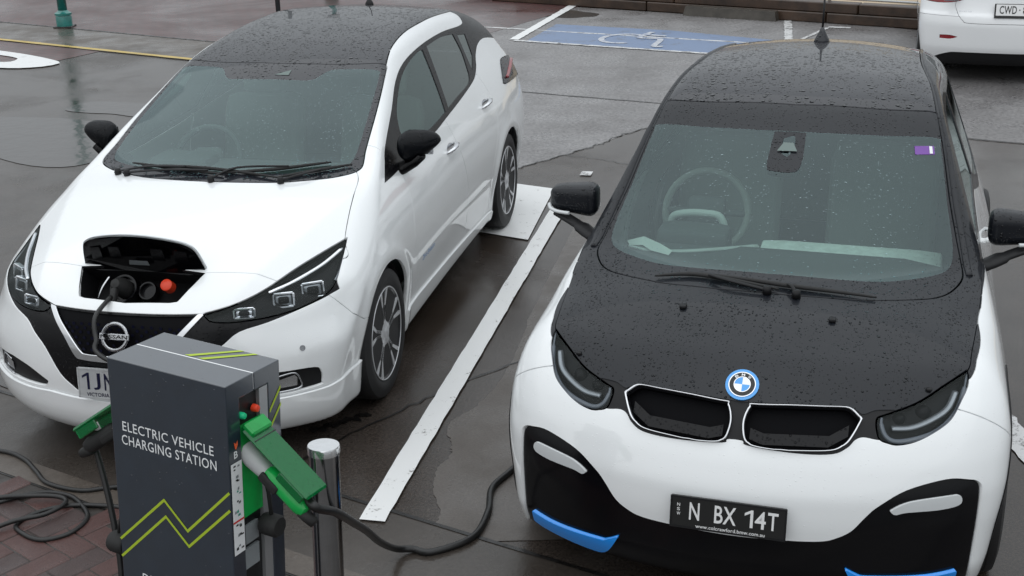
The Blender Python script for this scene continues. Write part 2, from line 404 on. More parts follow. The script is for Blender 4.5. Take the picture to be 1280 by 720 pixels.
# ------------------------------------------------------------------ car body surfaces
class Skin:
    def __init__(s, V, T, cut, fld): s.V, s.T, s.cut, s.fld = V, T, cut, fld
    def sub(s, mask):
        T = s.T[mask]; ids = np.unique(T); mp = np.full(len(s.V), -1); mp[ids] = np.arange(len(ids))
        return Skin(s.V[ids], mp[T], s.cut[ids], s.fld)
def grad(fld, V, e=.0015):
    u, v, w = V[:, 0], V[:, 1], V[:, 2]
    return np.stack([fld(u+e, v, w)-fld(u-e, v, w), fld(u, v+e, w)-fld(u, v-e, w), fld(u, v, w+e)-fld(u, v, w-e)], 1)/(2*e)
def newton(fld, V, it=3):
    V = V.copy()
    for _ in range(it):
        g = grad(fld, V); f = fld(V[:, 0], V[:, 1], V[:, 2])
        V -= np.clip(f/np.maximum((g*g).sum(1), .05), -.02, .02)[:, None]*g
    return V
def surface(fld, lo, hi, h):
    ax = [np.arange(a, b+h, h) for a, b in zip(lo, hi)]
    n = [len(a) for a in ax]
    F = fld(ax[0][:, None, None], ax[1][None, :, None], ax[2][None, None, :]); F = np.broadcast_to(F, n)
    S = F < 0
    c = [S[i:n[0]-1+i, j:n[1]-1+j, k:n[2]-1+k] for i in (0, 1) for j in (0, 1) for k in (0, 1)]
    tot = sum(x.astype(np.int8) for x in c); act = (tot > 0) & (tot < 8)
    idx = np.full(act.shape, -1); I = np.argwhere(act); idx[act] = np.arange(len(I))
    V = np.stack([ax[d][I[:, d]]+h/2 for d in range(3)], 1)
    T = []
    for d in range(3):
        a = [slice(None)]*3; b = [slice(None)]*3; a[d] = slice(0, n[d]-1); b[d] = slice(1, n[d])
        x = S[tuple(a)] != S[tuple(b)]; E = np.argwhere(x); o1, o2 = (d+1) % 3, (d+2) % 3
        ok = (E[:, o1] > 0) & (E[:, o2] > 0) & (E[:, o1] < n[o1]-1) & (E[:, o2] < n[o2]-1); E = E[ok]
        inside = S[E[:, 0], E[:, 1], E[:, 2]]
        q = []
        for s1, s2 in ((-1, -1), (0, -1), (0, 0), (-1, 0)):
            C = E.copy(); C[:, o1] += s1; C[:, o2] += s2; q.append(idx[C[:, 0], C[:, 1], C[:, 2]])
        q = np.stack(q, 1); q[~inside] = q[~inside][:, ::-1]; q = q[(q >= 0).all(1)]
        T += [q[:, [0, 1, 2]], q[:, [0, 2, 3]]]
    V = newton(fld, V, 5)
    return Skin(V, np.concatenate(T), np.zeros(len(V), bool), fld)
def sdf(poly, X, Y):
    """signed distance to a closed outline, negative inside"""
    P = np.array(poly, float); out = np.full(X.shape, 9.0)
    m = .06; near = (X > P[:, 0].min()-m) & (X < P[:, 0].max()+m) & (Y > P[:, 1].min()-m) & (Y < P[:, 1].max()+m)
    x, y = X[near], Y[near]; d = np.full(x.shape, 9.0); ins = np.zeros(x.shape, bool)
    for a, b in zip(P, np.roll(P, -1, 0)):
        e = b-a; L = e@e
        if L < 1e-14: continue
        t = np.clip(((x-a[0])*e[0]+(y-a[1])*e[1])/L, 0, 1)
        d = np.minimum(d, np.hypot(x-a[0]-t*e[0], y-a[1]-t*e[1]))
        if a[1] != b[1]: ins ^= ((a[1] > y) != (b[1] > y)) & (x < (b[0]-a[0])*(y-a[1])/(b[1]-a[1])+a[0])
    out[near] = np.where(ins, -d, d); return out
TOP = lambda V: (np.abs(V[:, 0]), V[:, 1])
SIDE = lambda V: (V[:, 1], V[:, 2])
FRONT = lambda V: (np.abs(V[:, 0]), V[:, 2])
DIAG = lambda V: (np.abs(V[:, 0])+.8*V[:, 1], V[:, 2])
def refine(sk, dfn, size):
    d = np.abs(dfn(sk.V)); T = sk.T; V = sk.V
    el = np.linalg.norm(V[T[:, 0]]-V[T[:, 1]], axis=1)
    el = np.maximum(el, np.linalg.norm(V[T[:, 1]]-V[T[:, 2]], axis=1))
    mark = (d[T].min(1) < el*.8) & (el > size)
    if not mark.any(): return sk
    ek = lambda a, b: np.minimum(a, b)*10**8+np.maximum(a, b)
    K = np.stack([ek(T[:, 0], T[:, 1]), ek(T[:, 1], T[:, 2]), ek(T[:, 2], T[:, 0])], 1)
    me = np.unique(K[mark]); pos = np.searchsorted(me, K); pos = np.minimum(pos, len(me)-1); has = me[pos] == K
    a, b = me//10**8, me % 10**8; nb = len(V)
    # keep cut edges exactly on their line
    M = (V[a]+V[b])/2; both = sk.cut[a] & sk.cut[b]; Mn = newton(sk.fld, M, 2); Mn[both] = M[both]
    V2 = np.concatenate([V, Mn]); cut = np.concatenate([sk.cut, both]); mid = pos+nb
    cnt = has.sum(1); out = [T[cnt == 0]]
    t = T[cnt == 3]; m = mid[cnt == 3]
    out += [np.stack(x, 1) for x in ((t[:, 0], m[:, 0], m[:, 2]), (m[:, 0], t[:, 1], m[:, 1]), (m[:, 2], m[:, 1], t[:, 2]), (m[:, 0], m[:, 1], m[:, 2]))]
    for r in range(3):
        i0, i1, i2 = r, (r+1) % 3, (r+2) % 3
        s = (cnt == 1) & has[:, i0]; t = T[s]; m = mid[s]
        out += [np.stack((t[:, i0], m[:, i0], t[:, i2]), 1), np.stack((m[:, i0], t[:, i1], t[:, i2]), 1)]
        s = (cnt == 2) & has[:, i0] & has[:, i1]; t = T[s]; m = mid[s]
        out += [np.stack((t[:, i0], m[:, i0], t[:, i2]), 1), np.stack((m[:, i0], m[:, i1], t[:, i2]), 1), np.stack((m[:, i0], t[:, i1], m[:, i1]), 1)]
    return Skin(V2, np.concatenate(out), cut, sk.fld)
def clip(sk, d, level):
    """keeps d < level"""
    d = d-level; d = np.where(np.abs(d) < 1e-7, 1e-7, d); T = sk.T; s = d[T] < 0; cnt = s.sum(1)
    out = [T[cnt == 3]]; V = [sk.V]; cut = [sk.cut]; nb = len(sk.V)
    mix = (cnt == 1) | (cnt == 2); t = T[mix]; ss = s[mix]; c = cnt[mix]
    if len(t):
        lone = np.where(c == 1, ss.argmax(1), (~ss).argmax(1)); r = np.arange(len(t))
        t = np.stack([t[r, lone], t[r, (lone+1) % 3], t[r, (lone+2) % 3]], 1)
        ek = np.stack([np.minimum(t[:, 0], t[:, k])*10**8+np.maximum(t[:, 0], t[:, k]) for k in (1, 2)], 1)
        ue, inv = np.unique(ek, return_inverse=True); inv = inv.reshape(ek.shape); a, b = ue//10**8, ue % 10**8
        w = d[a]/(d[a]-d[b]); V.append(sk.V[a]+(sk.V[b]-sk.V[a])*w[:, None]); cut.append(np.ones(len(ue), bool)); p = inv+nb
        i = c == 1; out.append(np.stack([t[i, 0], p[i, 0], p[i, 1]], 1))
        i = c == 2; out += [np.stack([t[i, 1], t[i, 2], p[i, 1]], 1), np.stack([t[i, 1], p[i, 1], p[i, 0]], 1)]
    r = Skin(np.concatenate(V), np.concatenate(out), np.concatenate(cut), sk.fld)
    return r.sub(np.ones(len(r.T), bool)) if len(r.T) else r
def carve(sk, poly, pr, gate=None, gap=.0026, size=.008):
    """splits the skin along an outline into (inside, outside), leaving a shut line of twice gap"""
    def dfn(V):
        d = sdf(poly, *pr(V))
        if gate is not None: d = np.where(gate(V), d, 9.0)
        return d
    for _ in range(3): sk = refine(sk, dfn, size)
    d = dfn(sk.V); return clip(sk, d, -gap), clip(sk, -d, -gap)
def halves(sk): return [(s, sk.sub((sk.V[sk.T][:, :, 0].mean(1)*s) > 0)) for s in (1, -1)]
def panel(name, sk, mat, parent, depth=.018, out=0.0, lip=.0015):
    """a sheet with turned-in edges from a piece of skin"""
    if len(sk.T) == 0: return None
    g = grad(sk.fld, sk.V); Nn = g/np.maximum(np.linalg.norm(g, axis=1), 1e-9)[:, None]; V = sk.V+Nn*out
    T = sk.T; E = np.concatenate([T[:, [0, 1]], T[:, [1, 2]], T[:, [2, 0]]])
    k = np.minimum(E[:, 0], E[:, 1])*10**8+np.maximum(E[:, 0], E[:, 1]); uk, ix, ct = np.unique(k, return_index=True, return_counts=True)
    B = E[ix[ct == 1]]; B = B[sk.cut[B].all(1)]
    Vs, Ns, Fs = [V], [Nn], [T]
    if len(B) and depth:
        ids = np.unique(B); mp = np.full(len(V), -1); mp[ids] = np.arange(len(ids))
        od = np.zeros((len(ids), 3)); e = V[B[:, 1]]-V[B[:, 0]]; o = np.cross(e, Nn[B[:, 0]]+Nn[B[:, 1]])
        np.add.at(od, mp[B[:, 0]], o); np.add.at(od, mp[B[:, 1]], o); od /= np.maximum(np.linalg.norm(od, axis=1), 1e-9)[:, None]
        P, n = V[ids], Nn[ids]; b0 = len(V); m = len(ids)
        ring = [(P, n), (P-n*lip+od*lip*.6, (od+n)/1.414), (P-n*depth+od*lip*.6, od)]
        for q, nn in ring: Vs.append(q); Ns.append(nn)
        x, y = mp[B[:, 0]], mp[B[:, 1]]
        for r in range(2):
            c0, c1 = b0+r*m, b0+(r+1)*m
            Fs += [np.stack([c0+y, c0+x, c1+x], 1), np.stack([c0+y, c1+x, c1+y], 1)]
    return mesh(name, np.concatenate(Vs), np.concatenate(Fs), mat, parent, True, np.concatenate(Ns))
def on_skin(fld, pts, out=0.0, axis=None):
    """pushes points onto the body along the field's gradient"""
    V = newton(fld, np.array(pts, float), 12); g = grad(fld, V); n = g/np.linalg.norm(g, axis=1)[:, None]
    return V+n*out, n
def drop_to(fld, P, d):
    """first hit of rays P + t d on the body"""
    P = np.array(P, float); d = np.array(d, float)/np.linalg.norm(d); t = np.arange(0, 2.2, .004)
    Q = P[:, None, :]+d[None, None, :]*t[None, :, None]; F = fld(Q[..., 0], Q[..., 1], Q[..., 2]); i = (F < 0).argmax(1)
    return newton(fld, Q[np.arange(len(P)), i], 4)

_CUB = {}
def _table(pts):
    P = np.array(pts, float); X, Y = P[:, 0], P[:, 1]; h = np.diff(X); d = np.diff(Y)/h; m = np.zeros(len(X))
    for i in range(1, len(X)-1):
        if d[i-1]*d[i] > 0: a = 2*h[i]+h[i-1]; b = h[i]+2*h[i-1]; m[i] = (a+b)/(a/d[i-1]+b/d[i])
    m[0] = d[0]; m[-1] = d[-1]
    xs = np.linspace(X[0]-.6, X[-1]+.6, 8000); xc = np.clip(xs, X[0], X[-1])
    k = np.clip(np.searchsorted(X, xc)-1, 0, len(h)-1); t = (xc-X[k])/h[k]; H = h[k]
    y = (1+2*t)*(1-t)**2*Y[k]+t*(1-t)**2*H*m[k]+t*t*(3-2*t)*Y[k+1]+t*t*(t-1)*H*m[k+1]
    return xs, y+np.where(xs < X[0], (xs-X[0])*m[0], 0)+np.where(xs > X[-1], (xs-X[-1])*m[-1], 0)
def cub(x, pts):
    """smooth monotone curve through the points, straight beyond the ends"""
    k = tuple(pts)
    if k not in _CUB: _CUB[k] = _table(pts)
    return np.interp(x, *_CUB[k])
def smax(a,b,k):
    h=np.clip(.5+.5*(a-b)/k,0,1); return b*(1-h)+a*h+k*h*(1-h)
def smin(a,b,k): return -smax(-a,-b,k)
def lerp(a,b,t): return a+(b-a)*t
def sstep(x,a,b):
    t=np.clip((x-a)/(b-a),0,1); return t*t*(3-2*t)
def hatch_field(u,v,w):
    u=np.sqrt(u*u+1e-6)
    q=cub(v,[(-1,.15),(-.3,.20),(.2,.28),(.8,.22),(1.1,.12),(1.6,0),(4,0)])
    cr=cub(v,[(-1,.10),(-.4,.10),(0,.05),(.3,.04),(1.1,.09),(1.8,.10),(3.4,.12)])
    Pc=cub(v-q*u*u,[(-1.1,.58),(-1.0,.655),(-.905,.735),(-.85,.77),(-.75,.82),(-.683,.852),(-.4,.945),(-.1,1.015),(.05,1.045),(.12,1.065),(.5,1.22),(.8,1.338),(1.0,1.413),(1.15,1.457),(1.4,1.505),(1.8,1.54),(2.1,1.543),(2.6,1.50),(2.95,1.435),(3.2,1.365)])
    uc=cub(v,[(-.95,.40),(-.64,.50),(-.03,.69),(.2,.74)]); kx=u-uc   # bonnet creases running from the lamps to the pillars
    H=Pc-cr*u*u-.34*(.5*(kx+np.sqrt(kx*kx+4e-5)))*sstep(-v,-.28,-.05)+.013*np.exp(-((u-.575)/.03)**2)*sstep(v,1.05,1.35)*sstep(-v,-3.0,-2.6)
    Wb=cub(v,[(-1.1,.80),(-.7,.862),(-.35,.885),(0,.894),(.5,.882),(1.3,.876),(2.2,.886),(2.7,.894),(3.1,.885),(3.5,.84)])
    g=cub(w,[(.1,.90),(.2,.935),(.33,.958),(.55,.997),(.64,1.0),(.75,.992),(.85,.968),(.95,.93),(1.05,.885),(1.2,.80)])
    Wl=Wb*g
    ub=cub(v,[(-1,.815),(1.5,.815),(2.3,.79),(2.9,.755),(3.4,.70)])
    wb=cub(v,[(1.5,1.0),(2.3,1.05),(2.9,1.13),(3.4,1.14)])
    Wg=ub-(w-wb)*cub(v,[(0,.46),(1,.45),(2.5,.48),(3.0,.62),(3.3,.7)])
    Wd=smin(Wl,Wg,.05)+.010*np.exp(-((np.hypot(v,w-.318)-.40)/.045)**2)+.010*np.exp(-((np.hypot(v-2.7,w-.318)-.40)/.045)**2)
    v0=cub(w,[(.1,-.84),(.17,-.915),(.24,-.965),(.3,-.98),(.42,-.985),(.55,-.97),(.66,-.94),(.72,-.905),(.8,-.84),(1.0,-.66)])
    F=v0+.36*u*u+cub(w,[(.2,.24),(.5,.24),(.68,.42),(1,.42)])*u**4+.5*np.maximum(u-.70,0)**2
    r0=cub(w,[(.1,3.25),(.3,3.42),(.6,3.50),(.85,3.50),(1.0,3.46),(1.2,3.32),(1.38,3.20),(1.6,3.0)])
    R=r0-.10*u*u-.14*u**4
    f=smax(w-H,u-Wd,cub(v,[(-1,.06),(-.3,.09),(.1,.05),(.5,.03),(1,.06),(1.5,.11),(2.5,.12),(4,.09)]))
    f=smax(f,(F-v)*.9,.05)
    f=smax(f,(v-R)*.9,.07)
    return smax(f,.16-w,.03)
def compact_field(u,v,w):
    u=np.sqrt(u*u+1e-6)
    q=cub(v,[(-.8,.22),(-.5,.26),(-.2,.36),(.1,.60),(.5,.58),(.9,.36),(1.3,.10),(1.8,0),(3,0)])
    cr=cub(v,[(-.8,.03),(-.2,.03),(.3,.03),(.9,.08),(1.8,.16),(3,.22)])
    Pc=cub(v-q*u*u,[(-.75,.62),(-.68,.70),(-.62,.765),(-.575,.808),(-.53,.848),(-.45,.895),(-.35,.935),(-.2,.985),(-.05,1.02),(.06,1.048),(.12,1.08),(.3,1.19),(.5,1.312),(.7,1.425),(.85,1.503),(1.0,1.55),(1.25,1.588),(1.55,1.596),(1.9,1.575),(2.3,1.53),(2.65,1.47)])
    H=Pc-cr*u*u
    Wb=cub(v,[(-.8,.84),(-.45,.875),(-.1,.893),(.2,.893),(.7,.872),(1.3,.868),(2.0,.885),(2.57,.893),(2.9,.87),(3.3,.80)])
    g=cub(w,[(.1,.92),(.2,.945),(.35,.972),(.55,1.0),(.66,1.0),(.78,.982),(.87,.953),(.96,.915),(1.05,.87),(1.2,.80)])
    Wl=Wb*g
    ub=cub(v,[(-1,.805),(1.5,.80),(2.3,.76),(2.9,.68)])
    Wg=ub-(w-1.0)*cub(v,[(0,.33),(1,.33),(2.5,.40),(3.,.42)])
    Wd=smin(Wl,Wg,.06)
    v0=cub(w,[(.1,-.62),(.18,-.69),(.28,-.725),(.42,-.725),(.52,-.715),(.62,-.68),(.70,-.635),(.76,-.59),(.82,-.535),(1.0,-.36)])
    F=v0+.27*u*u+.12*u**4+1.2*np.maximum(u-.72,0)**2
    r0=cub(w,[(.1,3.1),(.3,3.22),(.6,3.28),(.85,3.26),(1.0,3.20),(1.3,3.02),(1.5,2.82),(1.6,2.7)])
    R=r0-.25*u*u-.25*u**4
    f=smax(w-H,u-Wd,cub(v,[(-1,.10),(-.3,.11),(.1,.07),(.5,.05),(1,.06),(2,.09),(4,.1)]))
    f=smax(f,(F-v)*.9,.05)
    f=smax(f,(v-R)*.9,.08)
    return smax(f,.15-w,.03)
# ------------------------------------------------------------------ pieces shared by the cars
def wheel(car, u, v, r, rim_r, width, style, far=False):
    s = 1 if u > 0 else -1; c = (u, v, r); hw = width/2; X = lambda x: s*x
    root = MB().lathe([(rim_r*.985, X(-hw*.9)), (rim_r*.93, X(-hw*.6)), (rim_r*.90, X(0)), (rim_r*.93, X(hw*.62)), (rim_r*.95, X(hw*.86)), (rim_r*1.0, X(hw*.93)), (rim_r*1.03, X(hw*.90)), (rim_r*1.03, X(hw*.7))], c, 'x', 48)
    root = root.build('wheel', 'alloy_dark' if style != 'plain' else 'alloy', car, auto=40)
    prof = [(rim_r*.99, X(-hw*.8)), (rim_r*1.05, X(-hw*.97)), (r*.86, X(-hw)), (r*.965, X(-hw*.88)), (r*.995, X(-hw*.7)), (r, X(-hw*.3)), (r, X(hw*.3)), (r*.995, X(hw*.7)), (r*.965, X(hw*.88)), (r*.86, X(hw)), (r*.80, X(hw*1.0)), (rim_r*1.07, X(hw*.965)), (rim_r*1.01, X(hw*.86))]
    t = MB().lathe(prof, c, 'x', 56)
    for gx in (-.5, -.17, .17, .5): t.lathe([(r*1.0015, X(hw*gx-.004)), (r*.9, X(hw*gx)), (r*1.0015, X(hw*gx+.004))], c, 'x', 48)
    t.build('tyre', 'tyre', root, auto=35)
    MB().lathe([(.02, X(hw*.1)), (rim_r*.86, X(hw*.1)), (rim_r*.86, X(hw*.05))], c, 'x', 32).build('brake_disc', 'liner', root, auto=30)
    MB().tube([(c[0]+X(hw*.93), c[1]+rim_r*1.0*math.cos(t_), c[2]+rim_r*1.0*math.sin(t_)) for t_ in np.linspace(0, 2*math.pi, 57)], .0032, 6, False).build('rim_lip', 'alloy', root, smooth=True)
    if style == 'twin':
        for k in range(5):
            sp = MB(); a = 2*math.pi*k/5+.31
            for q in (-1, 1):
                pts = [(.035, q*.10), (rim_r*.30, q*.13), (rim_r*.62, q*.12), (rim_r*.985, q*.20)]
                wd = [.015, .016, .015, .020]; dep = [.90, .86, .86, .93]
                V = []; F = []
                for (rr, da), ww, dx in zip(pts, wd, dep):
                    an = a+da*(1 if rr > .05 else 2.0); e = ww/2/max(rr, .02)
                    for dd, xx in ((-e, hw*dx), (e, hw*dx), (e*1.3, hw*dx-.03), (-e*1.3, hw*dx-.03)):
                        V.append((c[0]+X(xx), c[1]+rr*math.cos(an+dd), c[2]+rr*math.sin(an+dd)))
                for i in range(3):
                    for j in range(4): F.append((i*4+j, i*4+(j+1) % 4, (i+1)*4+(j+1) % 4, (i+1)*4+j))
                F += [(0, 1, 2, 3), (12, 15, 14, 13)]; sp.add(V, F)
            # grey web between the two arms
            V = []; F = []
            for rr, da in ((.05, .10), (rim_r*.55, .10), (rim_r*.93, .14)):
                for q in (-1, 1): V.append((c[0]+X(hw*.74), c[1]+rr*math.cos(a+q*da), c[2]+rr*math.sin(a+q*da)))
            sp.build('spoke', 'alloy', root, auto=30)
            V = []; F = []
            for rr, d0, d1 in ((rim_r*.35, .16, .30), (rim_r*.7, .20, .42), (rim_r*.97, .24, .40)):
                for xx in (hw*.82, hw*.5):
                    for da in (d0, d1): V.append((c[0]+X(xx), c[1]+rr*math.cos(a+da), c[2]+rr*math.sin(a+da)))
            for i in range(2):
                for x, y in ((0, 1), (1, 3), (3, 2), (2, 0)): F.append((i*4+x, i*4+y, (i+1)*4+y, (i+1)*4+x))
            MB().add(V, F).build('spoke_web', 'lens_grey', root)
        MB().lathe([(.0, X(hw*.96)), (.024, X(hw*.95)), (.030, X(hw*.90)), (.058, X(hw*.86)), (.058, X(hw*.5))], c, 'x', 24).build('hub_cap', 'alloy', root, auto=40)
    else:
        for k in range(5):
            a = 2*math.pi*k/5+.5; V = []; F = []
            for rr, ww in ((.03, .05), (rim_r*.5, .05), (rim_r*.98, .085)):
                e = ww/2/rr
                for dd, xx in ((-e, hw*.85), (e, hw*.85), (e, hw*.4), (-e, hw*.4)): V.append((c[0]+X(xx), c[1]+rr*math.cos(a+dd), c[2]+rr*math.sin(a+dd)))
            for i in range(2):
                for j in range(4): F.append((i*4+j, i*4+(j+1) % 4, (i+1)*4+(j+1) % 4, (i+1)*4+j))
            MB().add(V, F).build('spoke', 'alloy', root)
        MB().lathe([(.0, X(hw*.9)), (.05, X(hw*.88)), (.06, X(hw*.5))], c, 'x', 20).build('hub_cap', 'alloy', root, auto=40)
    return root
def arch_liner(car, s, v, w, r, u0, u1):
    V = []; F = []; n = 28
    for k in range(n+1):
        a = math.radians(-8)+math.radians(196)*k/n
        for u in (u0, u1): V.append((s*u, v+r*math.cos(a), w+r*math.sin(a)))
    for k in range(n): F.append((2*k, 2*k+1, 2*k+3, 2*k+2))
    b = len(V); V += [(s*u0, v, w)]; F += [(2*k, 2*k+2, b) for k in range(n)]
    mesh('wheel_arch_liner', V, F, 'liner', car)
def seat(car, u, v, mat='seat_cloth', w0=.30):
    M = Matrix.Rotation(math.radians(-16), 4, 'X')
    V, F = rbox((u, v, w0+.16), (.50, .52, .20), .08); o = mesh('seat', V, F, mat, car)
    V, F = rbox((u, v+.33, w0+.50), (.50, .16, .66), .08, M=M); mesh('backrest', V, F, mat, o)
    V, F = rbox((u, v+.44, w0+.90), (.27, .11, .19), .05, M=M); mesh('headrest', V, F, mat, o)
    return o
def steering_wheel(car, c, r, tilt, mat, hubmat):
    M = Matrix.Rotation(math.radians(tilt), 4, 'X'); n = 40
    ring = [Vector(c)+M @ Vector((r*math.cos(2*math.pi*k/n), 0, r*math.sin(2*math.pi*k/n))) for k in range(n+1)]
    o = MB().tube(ring, .016, 10, False).build('steering_wheel', mat, car, smooth=True)
    m = MB(); V, F = rbox((0, 0, 0), (.17, .06, .14), .03); m.add([Vector(c)+M @ (v+Vector((0, -.0, 0))) for v in V], F)
    for a in (180, 0, 270):
        d = Vector((math.cos(math.radians(a)), 0, math.sin(math.radians(a))))
        m.tube([Vector(c)+M @ (d*.06), Vector(c)+M @ (d*r*.97)], .014, 8)
    m.build('steering_hub', hubmat, o, smooth=True); return o
def wiper(car, fld, pivot, mid, tip, blade):
    P, n = on_skin(fld, [pivot, mid, tip]); up = n*np.array([.016, .026, .022])[:, None]
    o = MB().tube(smooth_path([P[0]+n[0]*.01, P[0]+up[0], P[1]+up[1], P[2]+up[2]], 6), [.010]*4+[.0075]*15, 8, flat=.6).build('wiper', 'black_plastic', car, smooth=True)
    B, nb = on_skin(fld, smooth_path(blade, 8)); k = len(B)
    MB().tube([b+q*.012 for b, q in zip(B, nb)], [.003+.006*math.sin(math.pi*min(1, max(0, i/(k-1)*.9+.05))) for i in range(k)], 8).build('wiper_blade', 'rubber', o, smooth=True)
    MB().lathe([(.0, .03), (.014, .028), (.017, .0)], tuple(P[0]), 'z', 14).build('wiper_pivot', 'black_plastic', o, smooth=True)
def ring_strip(name, loop, normal_fn, mat, parent, r=.008, flat=1):
    return MB().tube(list(loop)+[loop[0]], r, 8, False, flat).build(name, mat, parent, smooth=True)
def plate(car, c, nrm_v, w, h, base, edge, letters, small=None, label=None):
    """number plate facing the front of the car: lower edge tilted by nrm_v"""
    M = Matrix.Translation(c) @ Matrix.Rotation(math.pi/2, 4, 'X') @ Matrix.Rotation(nrm_v, 4, 'X')
    o = MB()
    V = []
    o.box((0, 0, 0), (w, h, .012), bev=.003); o.V = [tuple(M @ Vector(v)) for v in o.V]
    o = o.build('number_plate', base, car)
    if label: o['label'] = label
    put = lambda A, F, mat, nm, z=.0075: mesh(nm, [M @ (Vector(a)+Vector((0, 0, z))) for a in A], F, mat, o, False)
    fr = MB(); t = .006
    for cx, cy, sx, sy in ((0, h/2-t/2, w, t), (0, -h/2+t/2, w, t), (-w/2+t/2, 0, t, h-2*t), (w/2-t/2, 0, t, h-2*t)): fr.box((cx, cy, .0065), (sx, sy, .004))
    fr.V = [tuple(M @ Vector(v)) for v in fr.V]; fr.build('plate_rim', edge, o)
    for txt, x, y, ww, hh, mat in letters:
        A, F = fit_text(txt, ww, hh, .012, 1.05, (x, y)); put(A, F, mat, 'plate_lettering')
    return o
# ------------------------------------------------------------------ the white hatchback on the left
CAR = empty('electric_hatchback', (-1.456, 5.929, 0), (0, 0, -.22396))
tag(CAR, 'white electric hatchback with black roof and charging flap open in its nose', 'car', 'electric cars on charge')
F1 = hatch_field
sk = surface(F1, (-.95, -1.06, .12), (.95, 3.60, 1.60), .02)
# wheel arches
for vv in (0, 2.7):
    circ = [(vv+.366*math.cos(a), .318+.366*math.sin(a)) for a in np.linspace(0, 2*math.pi, 64, endpoint=False)]
    _, sk = carve(sk, circ, SIDE, lambda V: np.abs(V[:, 0]) > .55, gap=0)
    for s in (1, -1): arch_liner(CAR, s, vv, .318, .372, .56, .835)
# windscreen and its black border
ws = sm([(-.1, .03), (0, .032), (.164, .041), (.354, .076), (.528, .150), (.61, .20), (.668, .252), (.690, .30), (.684, .36), (.672, .43), (.648, .66), (.614, .917), (.580, 1.128), (.318, 1.047), (0, 1.022), (-.1, 1.022)], (0, 12, 15))
up = lambda V: V[:, 2] > .75
wsk, sk = carve(sk, ws, TOP, up, gap=.004)
wg = sm([(-.1, .112), (0, .112), (.2, .125), (.365, .156), (.5, .205), (.60, .262), (.632, .32), (.636, .40), (.625, .544), (.60, .78), (.573, .99), (.545, 1.045), (.36, 1.005), (.30, .975), (.24, .885), (.14, .87), (0, .868), (-.1, .868)], (0, 17))
gsk, frit = carve(wsk, wg, TOP, gap=.0)
o = panel('windscreen', gsk, 'windscreen', CAR, 0); panel('windscreen_border', frit, 'black_roof', o, .006)
# small window of the sensor housing in the border
P, n = on_skin(F1, [(.02, .90, 1.4), (.10, .90, 1.4), (.10, .955, 1.4)], .0025)
mesh('sensor_window', P, [(0, 1, 2)], 'cabin_pale', o, False)
# roof
rf = sm([(-.1, 1.022), (0, 1.022), (.318, 1.047), (.574, 1.128), (.536, 1.352), (.520, 1.618), (.522, 2.0), (.526, 2.3), (.524, 2.6), (.505, 2.9), (.47, 3.30), (-.1, 3.45)], (0, 3, 10, 11))
rsk, sk = carve(sk, rf, TOP, lambda V: V[:, 2] > 1.22, gap=.004)
panel('roof', rsk, 'black_roof', CAR, .012)
# headlamps
hl = sm([(.620, .872), (.421, .846), (.221, .818), (-.036, .769), (-.186, .743), (-.325, .723), (-.30, .700), (-.233, .690), (-.117, .686), (.06, .687), (.228, .698), (.382, .722), (.47, .765)], (0, 5))
fr = lambda V: V[:, 1] < -.15
hsk, sk = carve(sk, hl, DIAG, fr)
# charging bay
bay = sm([(-.1, -.668), (.0, -.668), (.292, -.668), (.238, -.806), (.215, -.828), (.16, -.838), (.0, -.853), (-.1, -.853)], (0, 2, 7))
bsk, sk = carve(sk, bay, TOP, lambda V: (V[:, 2] > .6) & (V[:, 1] < 0))
# bonnet
hd = sm([(-.1, -.668), (.0, -.668), (.287, -.668), (.403, -.64), (.504, -.619), (.66, -.588), (.70, -.45), (.80, -.30), (.790, -.254), (.768, -.205), (.744, -.068), (.722, .08), (.700, .213), (.665, .275), (.6, .4), (-.1, .4)], (0, 2, 5, 8, 13, 14, 15))
bon, sk = carve(sk, hd, TOP, lambda V: V[:, 2] > .7)
panel('bonnet', bon, 'white_paint', CAR)
# front mask: grille, chrome vee, black surround, fog recess, lip
face = lambda V: V[:, 1] < -.35
chrome = sm([(-.1, .531), (.062, .531), (.170, .533), (.205, .545), (.262, .623), (.358, .727), (.331, .724), (.248, .640), (.180, .568), (.150, .557), (.06, .557), (-.1, .557)], (0, 5, 6, 11))
csk, sk = carve(sk, chrome, FRONT, face, gap=0)
o = panel('grille_vee', csk, 'chrome', CAR, .012, .006)
gr = sm([(-.1, .722), (.331, .722), (.248, .640), (.180, .568), (.150, .557), (.06, .557), (-.1, .557)], (0, 1, 6))
grs, sk = carve(sk, gr, FRONT, face, gap=0)
grille = panel('grille', grs, 'grille_black', CAR, .01, -.012)
dots = MB(); st = [(i*.042+(j % 2)*.021, -.95, .575+j*.026) for i in range(-7, 8) for j in range(6)]
st = [q for q in st if abs(q[0]) < .17+(q[2]-.56)*.9]
for q in on_skin(F1, st, -.010)[0]: dots.lathe([(0, -.002), (.008, -.002), (.0, .004)], tuple(q), 'y', 6)
tag(dots.build('grille_studs', 'grille_stud', grille), kind='stuff')
mask = sm([(-.1, .73), (.34, .728), (.448, .748), (.537, .774), (.668, .822), (.76, .83), (.82, .72), (.794, .713), (.764, .704), (.601, .668), (.50, .648), (.445, .606), (.376, .552), (.298, .449), (.241, .404), (.199, .381), (.081, .367), (-.1, .364)], (0, 1, 5, 6, 17), 3)
msk, sk = carve(sk, mask, FRONT, face, gap=.001)
panel('grille_surround', msk, 'wet_plastic', CAR, .02, -.004)
fog = sm([(.374, .402), (.40, .374), (.50, .362), (.643, .352), (.775, .352), (.789, .365), (.789, .41), (.765, .443), (.65, .455), (.587, .458), (.481, .443)], (0,))
fsk, sk = carve(sk, fog, FRONT, face, gap=.001)
